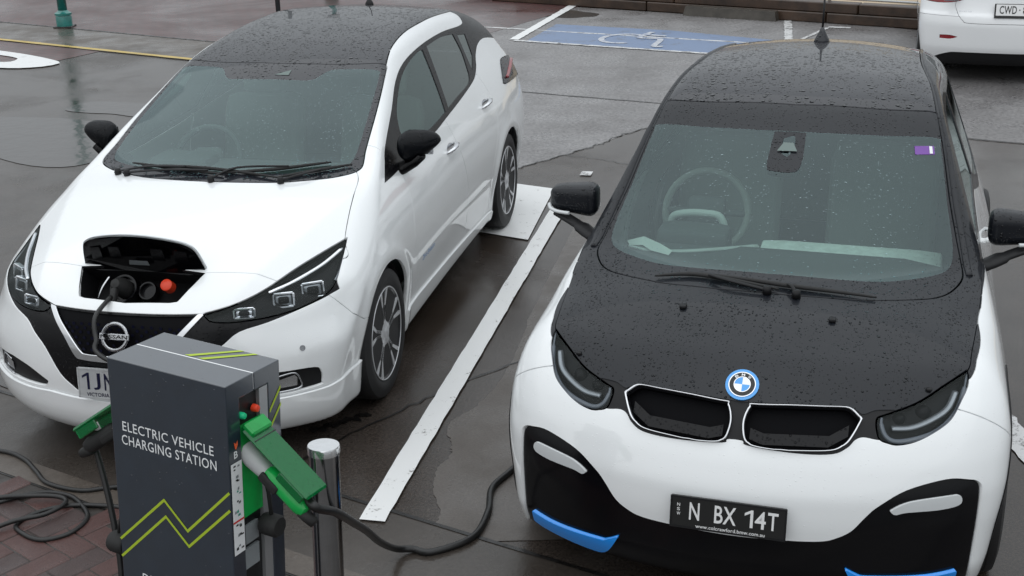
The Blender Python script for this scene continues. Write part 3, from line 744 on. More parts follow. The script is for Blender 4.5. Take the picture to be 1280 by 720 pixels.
for s, h_ in halves(fsk):
    o = panel('fog_lamp_recess', h_, 'black_plastic', CAR, .02, -.018)
    V, n = on_skin(F1, [(s*u, -.8, w) for u, w in ((.64, .375), (.76, .372), (.765, .41), (.745, .425), (.64, .412))], -.012)
    mesh('fog_lamp', V, [(0, 1, 2, 3, 4)] if s > 0 else [(4, 3, 2, 1, 0)], 'lamp_chrome', o, False)
    V, n = on_skin(F1, smooth_path([(s*u, -.8, w) for u, w in ((.63, .432), (.74, .440), (.78, .405), (.78, .362), (.63, .360))], 5), -.006)
    MB().tube(V, .004, 6).build('fog_lamp_trim', 'satin_chrome', o, smooth=True)
lip = [(-.1, .10), (-.1, .352), (.081, .354), (.199, .356), (.36, .362), (.50, .348), (.643, .338), (.80, .338), (.95, .36), (.95, .10)]
lsk, sk = carve(sk, lip, FRONT, lambda V: V[:, 1] < -.36)
panel('front_lip', lsk, 'white_paint', CAR, .03, .012)
# side glass
side = lambda V: np.abs(V[:, 0]) > .42
trim = sm([(.318, .982), (.42, 1.045), (.533, 1.108), (.842, 1.222), (1.081, 1.322), (1.332, 1.378), (1.718, 1.405), (2.16, 1.404), (2.56, 1.380), (2.66, 1.40), (2.72, 1.50), (3.35, 1.50), (3.35, 1.16), (2.95, 1.235), (2.72, 1.235), (2.56, 1.19), (2.45, 1.13), (2.30, 1.085), (1.994, 1.055), (1.505, 1.019), (1.256, 1.002), (.557, .981)], (0, 11, 12))
tsk, sk = carve(sk, trim, SIDE, lambda V: side(V) & (V[:, 2] > .9), gap=.001)
fg = sm([(.80, 1.028), (.81, 1.12), (.905, 1.205), (1.135, 1.305), (1.36, 1.358), (1.593, 1.382), (1.70, 1.380), (1.64, 1.20), (1.565, 1.048), (1.25, 1.032)], (0, 1, 6, 8))
g1, tsk = carve(tsk, fg, SIDE, gap=.0005)
rg = sm([(1.635, 1.055), (1.72, 1.22), (1.79, 1.384), (2.1, 1.384), (2.34, 1.362), (2.34, 1.25), (2.27, 1.13), (2.18, 1.088), (1.9, 1.072)], (0, 2, 4, 6))
g2, tsk = carve(tsk, rg, SIDE, gap=.0005)
qg = [(2.41, 1.345), (2.56, 1.325), (2.50, 1.20), (2.36, 1.13)]
g3, tsk = carve(tsk, qg, SIDE, gap=.0005)
for nm, g, mt in (('front_side_window', g1, 'side_glass'), ('rear_side_window', g2, 'privacy_glass'), ('quarter_window', g3, 'privacy_glass')):
    for s, h_ in halves(g): panel(nm, h_, mt, CAR, .004, -.004)
for s, h_ in halves(tsk): panel('window_surround', h_, 'wet_plastic', CAR, .014)
# doors
d1 = sm([(.557, .980), (.588, .91), (.560, .825), (.515, .705), (.520, .588), (.585, .427), (.60, .30), (1.655, .265), (1.645, .374), (1.607, .625), (1.55, .82), (1.500, 1.018), (1.25, 1.0)], (0, 6, 7, 11))
d2 = sm([(1.502, 1.019), (1.552, .82), (1.609, .625), (1.647, .374), (1.657, .265), (2.14, .25), (2.16, .36), (2.24, .55), (2.36, .70), (2.44, .82), (2.47, .95), (2.40, 1.10), (2.30, 1.084), (1.99, 1.054)], (0, 4, 5, 11))
low = lambda V: (np.abs(V[:, 0]) > .6) & (V[:, 2] < 1.15)
k1, sk = carve(sk, d1, SIDE, low); k2, sk = carve(sk, d2, SIDE, low)
for nm, k in (('front_door', k1), ('rear_door', k2)):
    for s, h_ in halves(k):
        dr = panel(nm, h_, 'white_paint', CAR)
        v0 = 1.40 if nm == 'front_door' else 2.30; w0 = .885 if nm == 'front_door' else .945
        P, n = on_skin(F1, [(s*.85, v0-.09, w0-.012), (s*.85, v0-.05, w0-.006), (s*.85, v0, w0), (s*.85, v0+.05, w0+.005), (s*.85, v0+.09, w0+.008)])
        MB().tube([p+q*x for p, q, x in zip(P, n, (-.004, .030, .038, .030, -.004))], [.010, .014, .015, .014, .010], 10, flat=.7).build('door_handle', 'chrome', dr, smooth=True)
        cup = [(v0+.062*math.cos(a), w0+.03*math.sin(a)) for a in np.linspace(0, 2*math.pi, 20, endpoint=False)]
        Q, qn = on_skin(F1, [(s*.85, a, b) for a, b in cup], .0015); mesh('handle_cup', Q, [tuple(range(20)) if s > 0 else tuple(range(19, -1, -1))], 'satin_chrome', dr, False)
# zero emission script behind the front wheel
A, Fc = fit_text('Zero Emission', .24, .030, .0, 1.0)
Q, qn = on_skin(F1, [(.87, .64+a[0], .47+a[1]) for a in A], .002); mesh('side_badge', Q, Fc, 'badge_blue', CAR, False)
# side skirts
skirt = [(.40, .10), (.405, .285), (.60, .292), (1.65, .258), (2.30, .235), (2.30, .10)]
ss_, sk = carve(sk, skirt, SIDE, lambda V: np.abs(V[:, 0]) > .6)
for s, h_ in halves(ss_): panel('side_skirt', h_, 'white_paint', CAR, .02, .012)
# tail lamps
tl = sm([(2.97, 1.06), (3.10, 1.075), (3.60, 1.02), (3.60, .90), (3.25, .92), (2.86, .945), (2.85, .98)], (0, 2, 3))
tsk, sk = carve(sk, tl, SIDE, lambda V: np.abs(V[:, 0]) > .45)
for s, h_ in halves(tsk):
    o = panel('tail_lamp', h_, 'black_roof', CAR, .02, .008)
    P, n = on_skin(F1, smooth_path([(s*.80, 2.93, .965), (s*.80, 3.03, .985), (s*.80, 3.14, 1.01), (s*.79, 3.24, 1.03), (s*.77, 3.34, 1.03)], 5), .010)
    MB().tube(P, .015, 8, flat=.6).build('tail_lamp_strip', 'red_lamp', o, smooth=True)
# rear glass
rw = sm([(-.1, 1.06), (.50, 1.07), (.47, 1.20), (.44, 1.33), (-.1, 1.35)], (0, 4))
gsk, sk = carve(sk, rw, FRONT, lambda V: V[:, 1] > 2.95); panel('rear_window', gsk, 'privacy_glass', CAR, .004)
# what is left: bumper, wings, pillars, tail
bp = [(-1.2, .1), (-1.2, 1.0), (-.60, 1.0), (-.52, .725), (-.45, .605), (-.36, .545), (-.2, .50), (-.2, .1)]
bsk2, sk = carve(sk, bp, SIDE)
panel('front_bumper', bsk2, 'white_paint', CAR)
wing = sm([(-.62, .9), (-.52, .725), (-.45, .605), (-.36, .545), (-.2, .45), (.2, .2), (.62, .2), (.60, .35), (.50, .588), (.50, .705), (.545, .825), (.575, .91), (.545, .985), (.47, 1.02), (.455, 1.20), (.1, 1.2)], (0, 6, 12, 13, 14, 15))
wsk2, sk = carve(sk, wing, SIDE, lambda V: np.abs(V[:, 0]) > .5)
for s, h_ in halves(wsk2): panel('front_wing', h_, 'white_paint', CAR)
und = sk.sub(sk.V[sk.T][:, :, 2].mean(1) < .185); rest = sk.sub(sk.V[sk.T][:, :, 2].mean(1) >= .185)
panel('underbody', und, 'liner', CAR, 0); panel('body_shell', rest, 'white_paint', CAR)
# headlamp units
for s, h_ in halves(hsk):
    lamp = panel('headlamp', h_, 'lamp_lens', CAR, 0, -.002)
    V = h_.V.copy(); g = grad(F1, V); g /= np.linalg.norm(g, axis=1)[:, None]
    panel('headlamp_housing', Skin(V-g*.035, h_.T, h_.cut, F1), 'lamp_black', lamp, 0)
    rim = MB()
    E = np.concatenate([h_.T[:, [0, 1]], h_.T[:, [1, 2]], h_.T[:, [2, 0]]]); k = np.minimum(E[:, 0], E[:, 1])*10**8+np.maximum(E[:, 0], E[:, 1]); uk, ix, ct = np.unique(k, return_index=True, return_counts=True)
    Bd = E[ix[ct == 1]]; VV = np.concatenate([V, V-g*.04]); mesh('headlamp_wall', VV, [(a, b, b+len(V), a+len(V)) for a, b in Bd], 'lamp_black', lamp, False)
    def unit(c2, wd, ht, lens=True, side_=.3, dep=-.022):
        # a square reflector frame with a clear lens, set behind the cover
        (P,), (n,) = on_skin(F1, [(s*c2[0], c2[1], c2[2])], dep)
        M = Matrix.Translation(P) @ Vector((s*side_, -.85, .20)).to_track_quat('Z', 'Y').to_matrix().to_4x4()
        fr_ = MB()
        for a, b, x, y in ((0, ht/2, wd, .012), (0, -ht/2, wd, .012), (-wd/2, 0, .012, ht), (wd/2, 0, .012, ht)): fr_.box((a, b, 0), (x, y, .03), bev=.003)
        fr_.V = [tuple(M @ Vector(q)) for q in fr_.V]; fr_.build('lamp_frame', 'lamp_chrome', lamp)
        b_ = MB(); V_, F_ = rbox((0, 0, -.006), (wd*.86, ht*.86, .03), .012); b_.add([M @ q for q in V_], F_); b_.build('lamp_projector', 'lens_grey' if lens else 'lamp_chrome', lamp, smooth=True)
        b_ = MB(); V_, F_ = rbox((0, 0, .010), (wd*.55, ht*.55, .02), .009); b_.add([M @ q for q in V_], F_); b_.build('lamp_eye', 'lamp_black', lamp, smooth=True)
    unit((.742, -.535, .772), .095, .066, True, .62, -.034); unit((.640, -.645, .745), .085, .058, True, .42, -.030); unit((.505, -.770, .716), .085, .040, False, .30, -.028)
    P, n = on_skin(F1, smooth_path([(s*.78, -.27, .862), (s*.735, -.42, .838), (s*.655, -.575, .806), (s*.58, -.67, .778)], 6), -.008)
    MB().tube(P, .012, 8, flat=.6).build('daytime_light', 'lamp_chrome', lamp, smooth=True)
    P, n = on_skin(F1, smooth_path([(s*.80, -.29, .845), (s*.80, -.38, .785), (s*.79, -.43, .75)], 6), -.010)
    MB().tube(P, .005, 8).build('indicator_strip', 'lens_grey', lamp, smooth=True)
# charging bay interior and open flap
def bayring(d, k=1.0): return [(u*k, v) for u, v in bay]
full = [p for p in bay if p[0] >= 0]; full = full+[(-u, v) for u, v in full[::-1]]
P = drop_to(F1, [(u, v, 1.3) for u, v in full], (0, 0, -1)); nn = len(P)
inn = P*np.array([.93, 1, 1])+np.array([0, .09, -.10]); V = np.concatenate([P, P+np.array([0, .004, -.012]), inn])
Fb = [(r*nn+i, r*nn+(i+1) % nn, (r+1)*nn+(i+1) % nn, (r+1)*nn+i) for r in range(2) for i in range(nn)]+[tuple(range(2*nn, 3*nn))]
port = MB().add(V, Fb).build('charging_bay', 'black_plastic', CAR)
Mp = Matrix.Translation((0, -.70, .755)) @ Vector((0, -.80, .60)).to_track_quat('Z', 'Y').to_matrix().to_4x4()
def inport(mb): mb.V = [tuple(Mp @ Vector(q)) for q in mb.V]; return mb
inport(MB().lathe([(.062, -.03), (.062, .03), (.054, .03), (.05, .0)], (-.075, 0, 0), 'z', 28)).build('quick_charge_socket', 'piano_black', port, auto=40)
inport(MB().lathe([(.040, -.03), (.040, .012), (.034, .012), (.032, -.01)], (.03, .0, 0), 'z', 28)).build('charge_socket', 'piano_black', port, auto=40)
inport(MB().lathe([(.0, .040), (.021, .039), (.0265, .034), (.0265, -.01), (.0, -.01)], (.125, .025, .0), 'z', 28)).build('socket_cap', 'red_cap', port, auto=40)
inport(MB().tube(smooth_path([(-.20, -.05, .0), (-.185, .0, .01), (-.165, .06, .0)], 5), .006, 8)).build('flap_stay', 'satin_chrome', port, smooth=True)
# the flap itself, standing up from its hinge
hz = float(drop_to(F1, [(0, -.668, 1.3)], (0, 0, -1))[0, 2])
fl = sm([(-.296, 0), (-.27, .12), (-.235, .158), (-.15, .173), (0, .180), (.15, .173), (.235, .158), (.27, .12), (.296, 0)], (0, 8), 5)
def flap(a, b, d): return (a, -.680-b*.30-d+.05*(a/.3)**2*1.0, hz-.012-.035*(a/.3)**2+b*.98)
o = MB().prism(fl, flap, -.012, 0).build('charging_flap', 'white_paint', CAR)
MB().prism([(a*.99, -.004+b*.985) for a, b in fl], flap, .002, .006).build('flap_lining', 'piano_black', o)
MB().prism([(-.045, .03), (.05, .03), (.045, .052), (-.04, .052)], flap, .0065, .008).build('flap_sticker', 'print_grey', o)
for a in (-.2, -.1, .1, .2): MB().prism([(a-.03, .06), (a+.03, .06), (a+.026, .12), (a-.026, .12)], flap, .0065, .0075).build('flap_rib', 'piano_black', o)
# badge on the grille
Mb = Matrix.Translation((0, -.962, .648)) @ Vector((0, -.93, .36)).to_track_quat('Z', 'Y').to_matrix().to_4x4()
bd = MB(); n_ = 40
bd.tube([Mb @ Vector((.056*math.cos(2*math.pi*k/n_), .056*math.sin(2*math.pi*k/n_), .006)) for k in range(n_+1)], .0085, 8, False)
badge = bd.build('badge_ring', 'chrome', CAR, smooth=True)
b2 = MB().box((0, 0, .010), (.136, .026, .010), bev=.002); b2.V = [tuple(Mb @ Vector(q)) for q in b2.V]; b2.build('badge_bar', 'chrome', badge)
A, Fc = fit_text('NISSAN', .122, .016, .01, 1.0, (-.061, -.008)); mesh('badge_lettering', [Mb @ Vector((a[0], a[1], .0158)) for a in A], Fc, 'plate_black', badge, False)
plate(CAR, (0, -.992, .440), math.radians(-6), .372, .134, 'plate_white', 'plate_white', [('1', -.165, -.028, .034, .075, 'plate_navy'), ('J', -.112, -.028, .032, .075, 'plate_navy'), ('N', -.062, -.028, .042, .075, 'plate_navy'), ('VICTORIA', -.148, -.058, .105, .017, 'plate_navy')])
(P,), (n,) = on_skin(F1, [(.726, -.709, .539)], 0.0)
Ms = Matrix.Translation(P) @ Vector(n).to_track_quat('Z', 'Y').to_matrix().to_4x4(); m = MB().lathe([(.0, .001), (.010, .001), (.0105, .0025), (.0125, .0025), (.0125, -.002)], n=20); m.V = [tuple(Ms @ Vector(q)) for q in m.V]; m.build('parking_sensor', 'satin_chrome', CAR)
# mirrors
for s in (1, -1):
    V, F = rbox((0, 0, 0), (.21, .17, .17), .075, 8); V2 = []
    for q in V:
        t = (q.x+.105)/.21; b = max(0, -q.z)/.085
        V2.append((s*(.885+q.x*(1-.25*b)-.012*b), .610+q.y*(1-.40*t)+.055*t, 1.088+q.z*(1.05-.42*t)+.022*t))
    mir = mesh('mirror', V2, F if s > 0 else [f[::-1] for f in F], 'black_paint', CAR)
    MB().tube([(s*.745, .60, .965), (s*.80, .615, .978), (s*.86, .62, 1.015), (s*.90, .62, 1.05)], [.062, .058, .055, .05], 14, flat=.55).build('mirror_foot', 'piano_black', mir, smooth=True)
    V, F = rbox((s*.875, .680, 1.085), (.14, .012, .10), .03, 6); mesh('mirror_glass', V, F, 'chrome', mir)
# wipers, aerial
wiper(CAR, F1, (.36, .07, 1.04), (.44, .125, 1.05), (.52, .20, 1.06), [(.335, .10, 1.05), (.507, .205, 1.06), (.645, .292, 1.07)])
wiper(CAR, F1, (-.46, .10, 1.05), (-.25, .095, 1.05), (-.02, .10, 1.06), [(-.40, .165, 1.06), (-.04, .13, 1.07), (.335, .098, 1.045)])
z = float(drop_to(F1, [(0, -.668, 1.3)], (0, 0, -1))[0, 2])
fl = sm([(-.296, 0), (-.27, .12), (-.235, .158), (-.15, .173), (0, .180), (.15, .173), (.235, .158), (.27, .12), (.296, 0)], (0, 8), 5)
def flap(a, b, d): return (a, -.680-b*.30-d+.05*(a/.3)**2*1.0, hz-.012-.035*(a/.3)**2+b*.98)
o = MB().prism(fl, flap, -.012, 0).build('charging_flap', 'white_paint', CAR)
MB().prism([(a*.99, -.004+b*.985) for a, b in fl], flap, .002, .006).build('flap_lining', 'piano_black', o)
MB().prism([(-.045, .03), (.05, .03), (.045, .052), (-.04, .052)], flap, .0065, .008).build('flap_sticker', 'print_grey', o)
for a in (-.2, -.1, .1, .2): MB().prism([(a-.03, .06), (a+.03, .06), (a+.026, .12), (a-.026, .12)], flap, .0065, .0075).build('flap_rib', 'piano_black', o)
# badge on the grille
Mb = Matrix.Translation((0, -.962, .648)) @ Vector((0, -.93, .36)).to_track_quat('Z', 'Y').to_matrix().to_4x4()
bd = MB(); n_ = 40
bd.tube([Mb @ Vector((.056*math.cos(2*math.pi*k/n_), .056*math.sin(2*math.pi*k/n_), .006)) for k in range(n_+1)], .0085, 8, False)
badge = bd.build('badge_ring', 'chrome', CAR, smooth=True)
b2 = MB().box((0, 0, .010), (.136, .026, .010), bev=.002); b2.V = [tuple(Mb @ Vector(q)) for q in b2.V]; b2.build('badge_bar', 'chrome', badge)
A, Fc = fit_text('NISSAN', .122, .016, .01, 1.0, (-.061, -.008)); mesh('badge_lettering', [Mb @ Vector((a[0], a[1], .0158)) for a in A], Fc, 'plate_black', badge, False)
plate(CAR, (0, -.992, .440), math.radians(-6), .372, .134, 'plate_white', 'plate_white', [('1', -.165, -.028, .034, .075, 'plate_navy'), ('J', -.112, -.028, .032, .075, 'plate_navy'), ('N', -.062, -.028, .042, .075, 'plate_navy'), ('VICTORIA', -.148, -.058, .105, .017, 'plate_navy')])
(P,), (n,) = on_skin(F1, [(.726, -.709, .539)], 0.0)
Ms = Matrix.Translation(P) @ Vector(n).to_track_quat('Z', 'Y').to_matrix().to_4x4(); m = MB().lathe([(.0, .001), (.010, .001), (.0105, .0025), (.0125, .0025), (.0125, -.002)], n=20); m.V = [tuple(Ms @ Vector(q)) for q in m.V]; m.build('parking_sensor', 'satin_chrome', CAR)
# mirrors
for s in (1, -1):
    V, F = rbox((0, 0, 0), (.21, .17, .17), .075, 8); V2 = []
    for q in V:
        t = (q.x+.105)/.21; b = max(0, -q.z)/.085
        V2.append((s*(.885+q.x*(1-.25*b)-.012*b), .610+q.y*(1-.40*t)+.055*t, 1.088+q.z*(1.05-.42*t)+.022*t))
    mir = mesh('mirror', V2, F if s > 0 else [f[::-1] for f in F], 'black_paint', CAR)
    MB().tube([(s*.745, .60, .965), (s*.80, .615, .978), (s*.86, .62, 1.015), (s*.90, .62, 1.05)], [.062, .058, .055, .05], 14, flat=.55).build('mirror_foot', 'piano_black', mir, smooth=True)
    V, F = rbox((s*.875, .680, 1.085), (.14, .012, .10), .03, 6); mesh('mirror_glass', V, F, 'chrome', mir)
# wipers, aerial
wiper(CAR, F1, (.02, .03, 1.05), (.12, .13, 1.06), (.36, .19, 1.06), [(.06, .10, 1.05), (.30, .165, 1.06), (.54, .285, 1.06)])
wiper(CAR, F1, (-.52, .12, 1.05), (-.35, .13, 1.06), (-.15, .13, 1.06), [(-.47, .20, 1.06), (-.20, .125, 1.06), (.06, .085, 1.06)])
z = float(drop_to(F1, [(0, 2.60, 1.7)], (0, 0, -1))[0, 2])
o = MB().lathe([(.030, -.01), (.026, .01), (.012, .035), (.0, .04)], (0, 2.60, z), n=16).build('aerial', 'black_plastic', CAR, smooth=True)
MB().tube([(0, 2.60, z+.03), (0, 2.68, z+.20)], .004, 8).build('aerial_mast', 'black_plastic', o, smooth=True)
# wheels
for s in (1, -1):
    for v in (0, 2.7): wheel(CAR, s*.772, v, .323, .226, .206, 'twin')
# cabin
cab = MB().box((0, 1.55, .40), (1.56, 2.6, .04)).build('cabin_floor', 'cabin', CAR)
V, F = rbox((0, .42, .84), (1.40, .62, .30), .12, 8); dash = mesh('dashboard', V, F, 'dash_dark', CAR)
V, F = rbox((-.36, .52, .99), (.34, .22, .10), .05, 6); mesh('instrument_hood', V, F, 'dash_dark', dash)
steering_wheel(CAR, (-.36, .80, .93), .185, -28, 'dash_dark', 'dash_dark')
for u in (-.37, .37): seat(CAR, u, 1.25)
V, F = rbox((0, 2.45, .72), (1.30, .16, .70), .08, 6, Matrix.Rotation(math.radians(-14), 4, 'X')); mesh('rear_seat', V, F, 'seat_cloth', CAR)
V, F = rbox((0, 2.15, .45), (1.30, .55, .22), .08, 6); mesh('rear_seat_cushion', V, F, 'seat_cloth', CAR)
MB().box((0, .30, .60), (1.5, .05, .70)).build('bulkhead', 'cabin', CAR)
# ------------------------------------------------------------------ the white and black compact on the right
CAR = empty('electric_compact', (.929, 4.430, 0), (0, 0, -.31611))
tag(CAR, 'white and black compact electric car with twin kidney grilles and blue trim', 'car', 'electric cars on charge')
F2 = compact_field
sk = surface(F2, (-.95, -.82, .12), (.95, 3.40, 1.65), .02)
for vv in (0, 2.57):
    outer = [(vv+.415*math.cos(a), .345+.415*math.sin(a)) for a in np.linspace(0, 2*math.pi, 64, endpoint=False)]
    circ = [(vv+.385*math.cos(a), .345+.385*math.sin(a)) for a in np.linspace(0, 2*math.pi, 64, endpoint=False)]
    ring, sk = carve(sk, outer, SIDE, lambda V: np.abs(V[:, 0]) > .6, gap=.0005)
    _, ring = carve(ring, circ, SIDE, gap=0)
    for s, h_ in halves(ring): panel('wheel_arch_trim', h_, 'black_plastic', CAR, .03, .004)
    for s in (1, -1): arch_liner(CAR, s, vv, .345, .392, .58, .84)
# windscreen
up = lambda V: V[:, 2] > .7
ws = sm([(-.1, -.066), (0, -.066), (.129, -.063), (.27, -.045), (.382, -.022), (.52, .04), (.612, .10), (.668, .18), (.700, .30), (.665, .47), (.632, .61), (.596, .80), (.562, .962), (.33, .893), (0, .859), (-.1, .859)], (0, 12, 15))
wsk, sk = carve(sk, ws, TOP, up, gap=.004)
wg = sm([(-.1, .055), (0, .055), (.2, .068), (.37, .10), (.48, .15), (.60, .24), (.652, .32), (.655, .42), (.625, .58), (.585, .80), (.566, .83), (.36, .76), (.157, .718), (.0, .708), (-.1, .708)], (0, 14))
gsk, frit = carve(wsk, wg, TOP, gap=0)
scr = panel('windscreen', gsk, 'windscreen', CAR, 0); panel('windscreen_border', frit, 'black_paint', scr, .006)
# roof
rf = sm([(-.1, .859), (0, .859), (.33, .893), (.560, .962), (.535, 1.15), (.505, 1.35), (.48, 1.6), (.47, 2.0), (.46, 2.4), (.42, 2.72), (-.1, 2.80)], (0, 3, 9, 10))
rsk, sk = carve(sk, rf, TOP, lambda V: V[:, 2] > 1.2, gap=.004)
panel('roof', rsk, 'black_roof', CAR, .012)
# headlamps
hl = sm([(.506, .880), (.44, .868), (.352, .849), (.215, .814), (.085, .790), (.032, .776), (.014, .728), (.045, .713), (.085, .708), (.16, .716), (.255, .740), (.335, .768), (.415, .815), (.475, .850)], (0,))
fr = lambda V: V[:, 1] < -.12
hsk, sk = carve(sk, hl, DIAG, fr)
# kidney grilles and the black band that joins them to the lamps
kid = sm([(.020, .757), (.034, .789), (.062, .798), (.32, .804), (.366, .797), (.398, .775), (.372, .728), (.350, .706), (.31, .690), (.20, .684), (.085, .684), (.036, .697), (.022, .725)], (5,))
face = lambda V: V[:, 1] < -.3
ksk, sk = carve(sk, kid, FRONT, face, gap=0)
for s, h_ in halves(ksk):
    k = panel('kidney_grille', h_, 'grille_black', CAR, 0, -.038)
    P = np.array([(s*u, -.62, w) for u, w in kid]); Q = drop_to(F2, P+np.array([0, -.5, 0]), (0, 1, 0)); g = grad(F2, Q); g /= np.linalg.norm(g, axis=1)[:, None]
    n_ = len(Q); wall = np.concatenate([Q, Q-g*.04]); mesh('kidney_wall', wall, [(i, (i+1) % n_, n_+(i+1) % n_, n_+i) for i in range(n_)], 'grille_black', k, False)
    V = np.concatenate([Q+g*.002, Q+g*.014, (Q-Q.mean(0))*np.array([.968, 1, .94])+Q.mean(0)+g*.010, (Q-Q.mean(0))*np.array([.955, 1, .915])+Q.mean(0)-g*.012])
    MB().add(V, [(r*n_+i, r*n_+(i+1) % n_, (r+1)*n_+(i+1) % n_, (r+1)*n_+i) for r in range(3) for i in range(n_)]).build('kidney_frame', 'chrome', k, smooth=True)
    # closed shutters: a dark shelf sloping in at the lower edge
    lo_ = [(u, w) for u, w in ((.045, .705), (.09, .694), (.30, .698), (.36, .73))]
    A_ = drop_to(F2, [(s*u, -1.1, w) for u, w in lo_], (0, 1, 0)); mesh('kidney_shelf', np.concatenate([A_+np.array([0, .002, 0]), A_+np.array([0, .03, .028])]), [(i, i+1, i+5, i+4) for i in range(3)], 'wet_plastic', k, False)
band = sm([(-.1, .700), (.02, .700), (.04, .688), (.20, .678), (.315, .681), (.362, .700), (.385, .722), (.41, .729), (.455, .722), (.50, .72), (.50, .80), (.44, .80), (.40, .79), (.36, .804), (.20, .809), (.06, .805), (-.1, .80)], (0, 9, 10, 16))
bsk, sk = carve(sk, band, FRONT, lambda V: face(V) & (np.abs(V[:, 0])+.8*V[:, 1] < .16), gap=0)
panel('grille_band', bsk, 'black_plastic', CAR, .01, -.004)
# lower mask with its light bars and blue blades
mask = sm([(-.1, .386), (.0, .385), (.192, .389), (.30, .394), (.35, .408), (.398, .437), (.44, .488), (.478, .525), (.56, .573), (.68, .597), (.755, .586), (.785, .572), (.797, .542), (.797, .45), (.792, .33), (.78, .10), (-.1, .10)], (0, 15, 16))
msk, sk = carve(sk, mask, FRONT, lambda V: face(V))
drl = sm([(.513, .508), (.575, .536), (.70, .545), (.732, .540), (.733, .512), (.68, .501), (.57, .500), (.53, .494)], (0,))
dsk, msk = carve(msk, drl, FRONT, gap=.001)
blu = sm([(.742, .262), (.64, .252), (.442, .262), (.383, .298), (.435, .207), (.50, .190), (.68, .200), (.738, .215)], (0, 2, 3, 7))
usk, msk = carve(msk, blu, FRONT, gap=.001)
mk = panel('lower_bumper', msk, 'piano_black', CAR, .02, -.010)
for s, h_ in halves(dsk): panel('daytime_light', h_, 'drl_white', mk, .02, .0)
for s, h_ in halves(usk): panel('blue_blade', h_, 'bmw_blue', mk, .02, .006)
# bonnet
hd = sm([(-.1, -.66), (.3, -.66), (.50, -.52), (.577, -.44), (.687, -.34), (.727, -.262), (.735, -.18), (.748, -.04), (.760, .10), (.772, .32), (.775, .5), (-.1, .5)], (0, 10, 11))
bon, sk = carve(sk, hd, TOP, lambda V: V[:, 2] > .74, gap=.0025)
panel('bonnet', bon, 'black_paint', CAR)
# sides: black upper body, glass, white doors
side = lambda V: np.abs(V[:, 0]) > .38
belt = sm([(-.3, .86), (-.2, .895), (-.04, .918), (.1, .950), (.32, .988), (.74, 1.010), (1.30, 1.045), (1.55, 1.00), (1.8, .96), (2.2, 1.02), (2.6, 1.10), (3.4, 1.10), (3.4, 1.7), (-.3, 1.7)], (0, 11, 12, 13))
usk, sk = carve(sk, belt, SIDE, lambda V: V[:, 2] > .84, gap=.001)
w1 = sm([(.62, 1.045), (.72, 1.14), (.98, 1.345), (1.10, 1.42), (1.5, 1.44), (1.50, 1.08), (1.2, 1.065)], (0, 4, 5))
w2 = sm([(1.56, 1.07), (1.56, 1.44), (2.0, 1.42), (2.3, 1.36), (2.28, 1.10), (1.95, 1.0), (1.75, 1.01)], (0, 1, 3, 4))
g1, usk = carve(usk, w1, SIDE, side, gap=.0005); g2, usk = carve(usk, w2, SIDE, side, gap=.0005)
for nm, g, mt in (('front_side_window', g1, 'side_glass'), ('rear_side_window', g2, 'privacy_glass')):
    for s, h_ in halves(g): panel(nm, h_, mt, CAR, .004, -.004)
rw = sm([(-.1, 1.0), (.55, 1.02), (.50, 1.25), (.44, 1.44), (-.1, 1.46)], (0, 4))
g3, usk = carve(usk, rw, FRONT, lambda V: V[:, 1] > 2.5); panel('rear_window', g3, 'privacy_glass', CAR, .004)
tail = lambda V: V[:, 1] > 2.55
for s, h_ in halves(usk): panel('upper_body', h_, 'black_paint', CAR, .014)
dr = sm([(.60, 1.0), (.57, .80), (.52, .60), (.56, .40), (.60, .26), (1.48, .25), (1.50, .60), (1.50, 1.04), (1.2, 1.035)], (0, 4, 5, 7))
dsk, sk = carve(sk, dr, SIDE, lambda V: np.abs(V[:, 0]) > .6)
for s, h_ in halves(dsk):
    d_ = panel('front_door', h_, 'white_paint', CAR)
    P, n = on_skin(F2, [(s*.86, 1.22+x, .90) for x in (-.09, -.05, 0, .05, .09)]); MB().tube([p+q*x for p, q, x in zip(P, n, (-.004, .030, .036, .030, -.004))], .014, 10, flat=.7).build('door_handle', 'white_paint', d_, smooth=True)
sill = [(.37, .10), (.37, .25), (2.2, .25), (2.2, .10)]
ssk, sk = carve(sk, sill, SIDE, lambda V: np.abs(V[:, 0]) > .6)
for s, h_ in halves(ssk): panel('side_skirt', h_, 'black_plastic', CAR, .02)
bp = [(-1, .1), (-1, .90), (-.42, .90), (-.40, .79), (-.345, .715), (-.30, .66), (-.30, .1)]
fsk, sk = carve(sk, bp, SIDE); panel('front_bumper', fsk, 'white_paint', CAR)
wing = [(-.5, 1.0), (-.42, .80), (-.345, .715), (-.30, .6), (-.30, .1), (.60, .1), (.56, .38), (.515, .6), (.565, .80), (.595, 1.05)]
wsk, sk = carve(sk, wing, SIDE, lambda V: np.abs(V[:, 0]) > .4)
for s, h_ in halves(wsk): panel('front_wing', h_, 'white_paint', CAR)
mz = sk.V[sk.T][:, :, 2].mean(1)
panel('underbody', sk.sub(mz < .18), 'liner', CAR, 0); panel('body_shell', sk.sub(mz >= .18), 'white_paint', CAR)
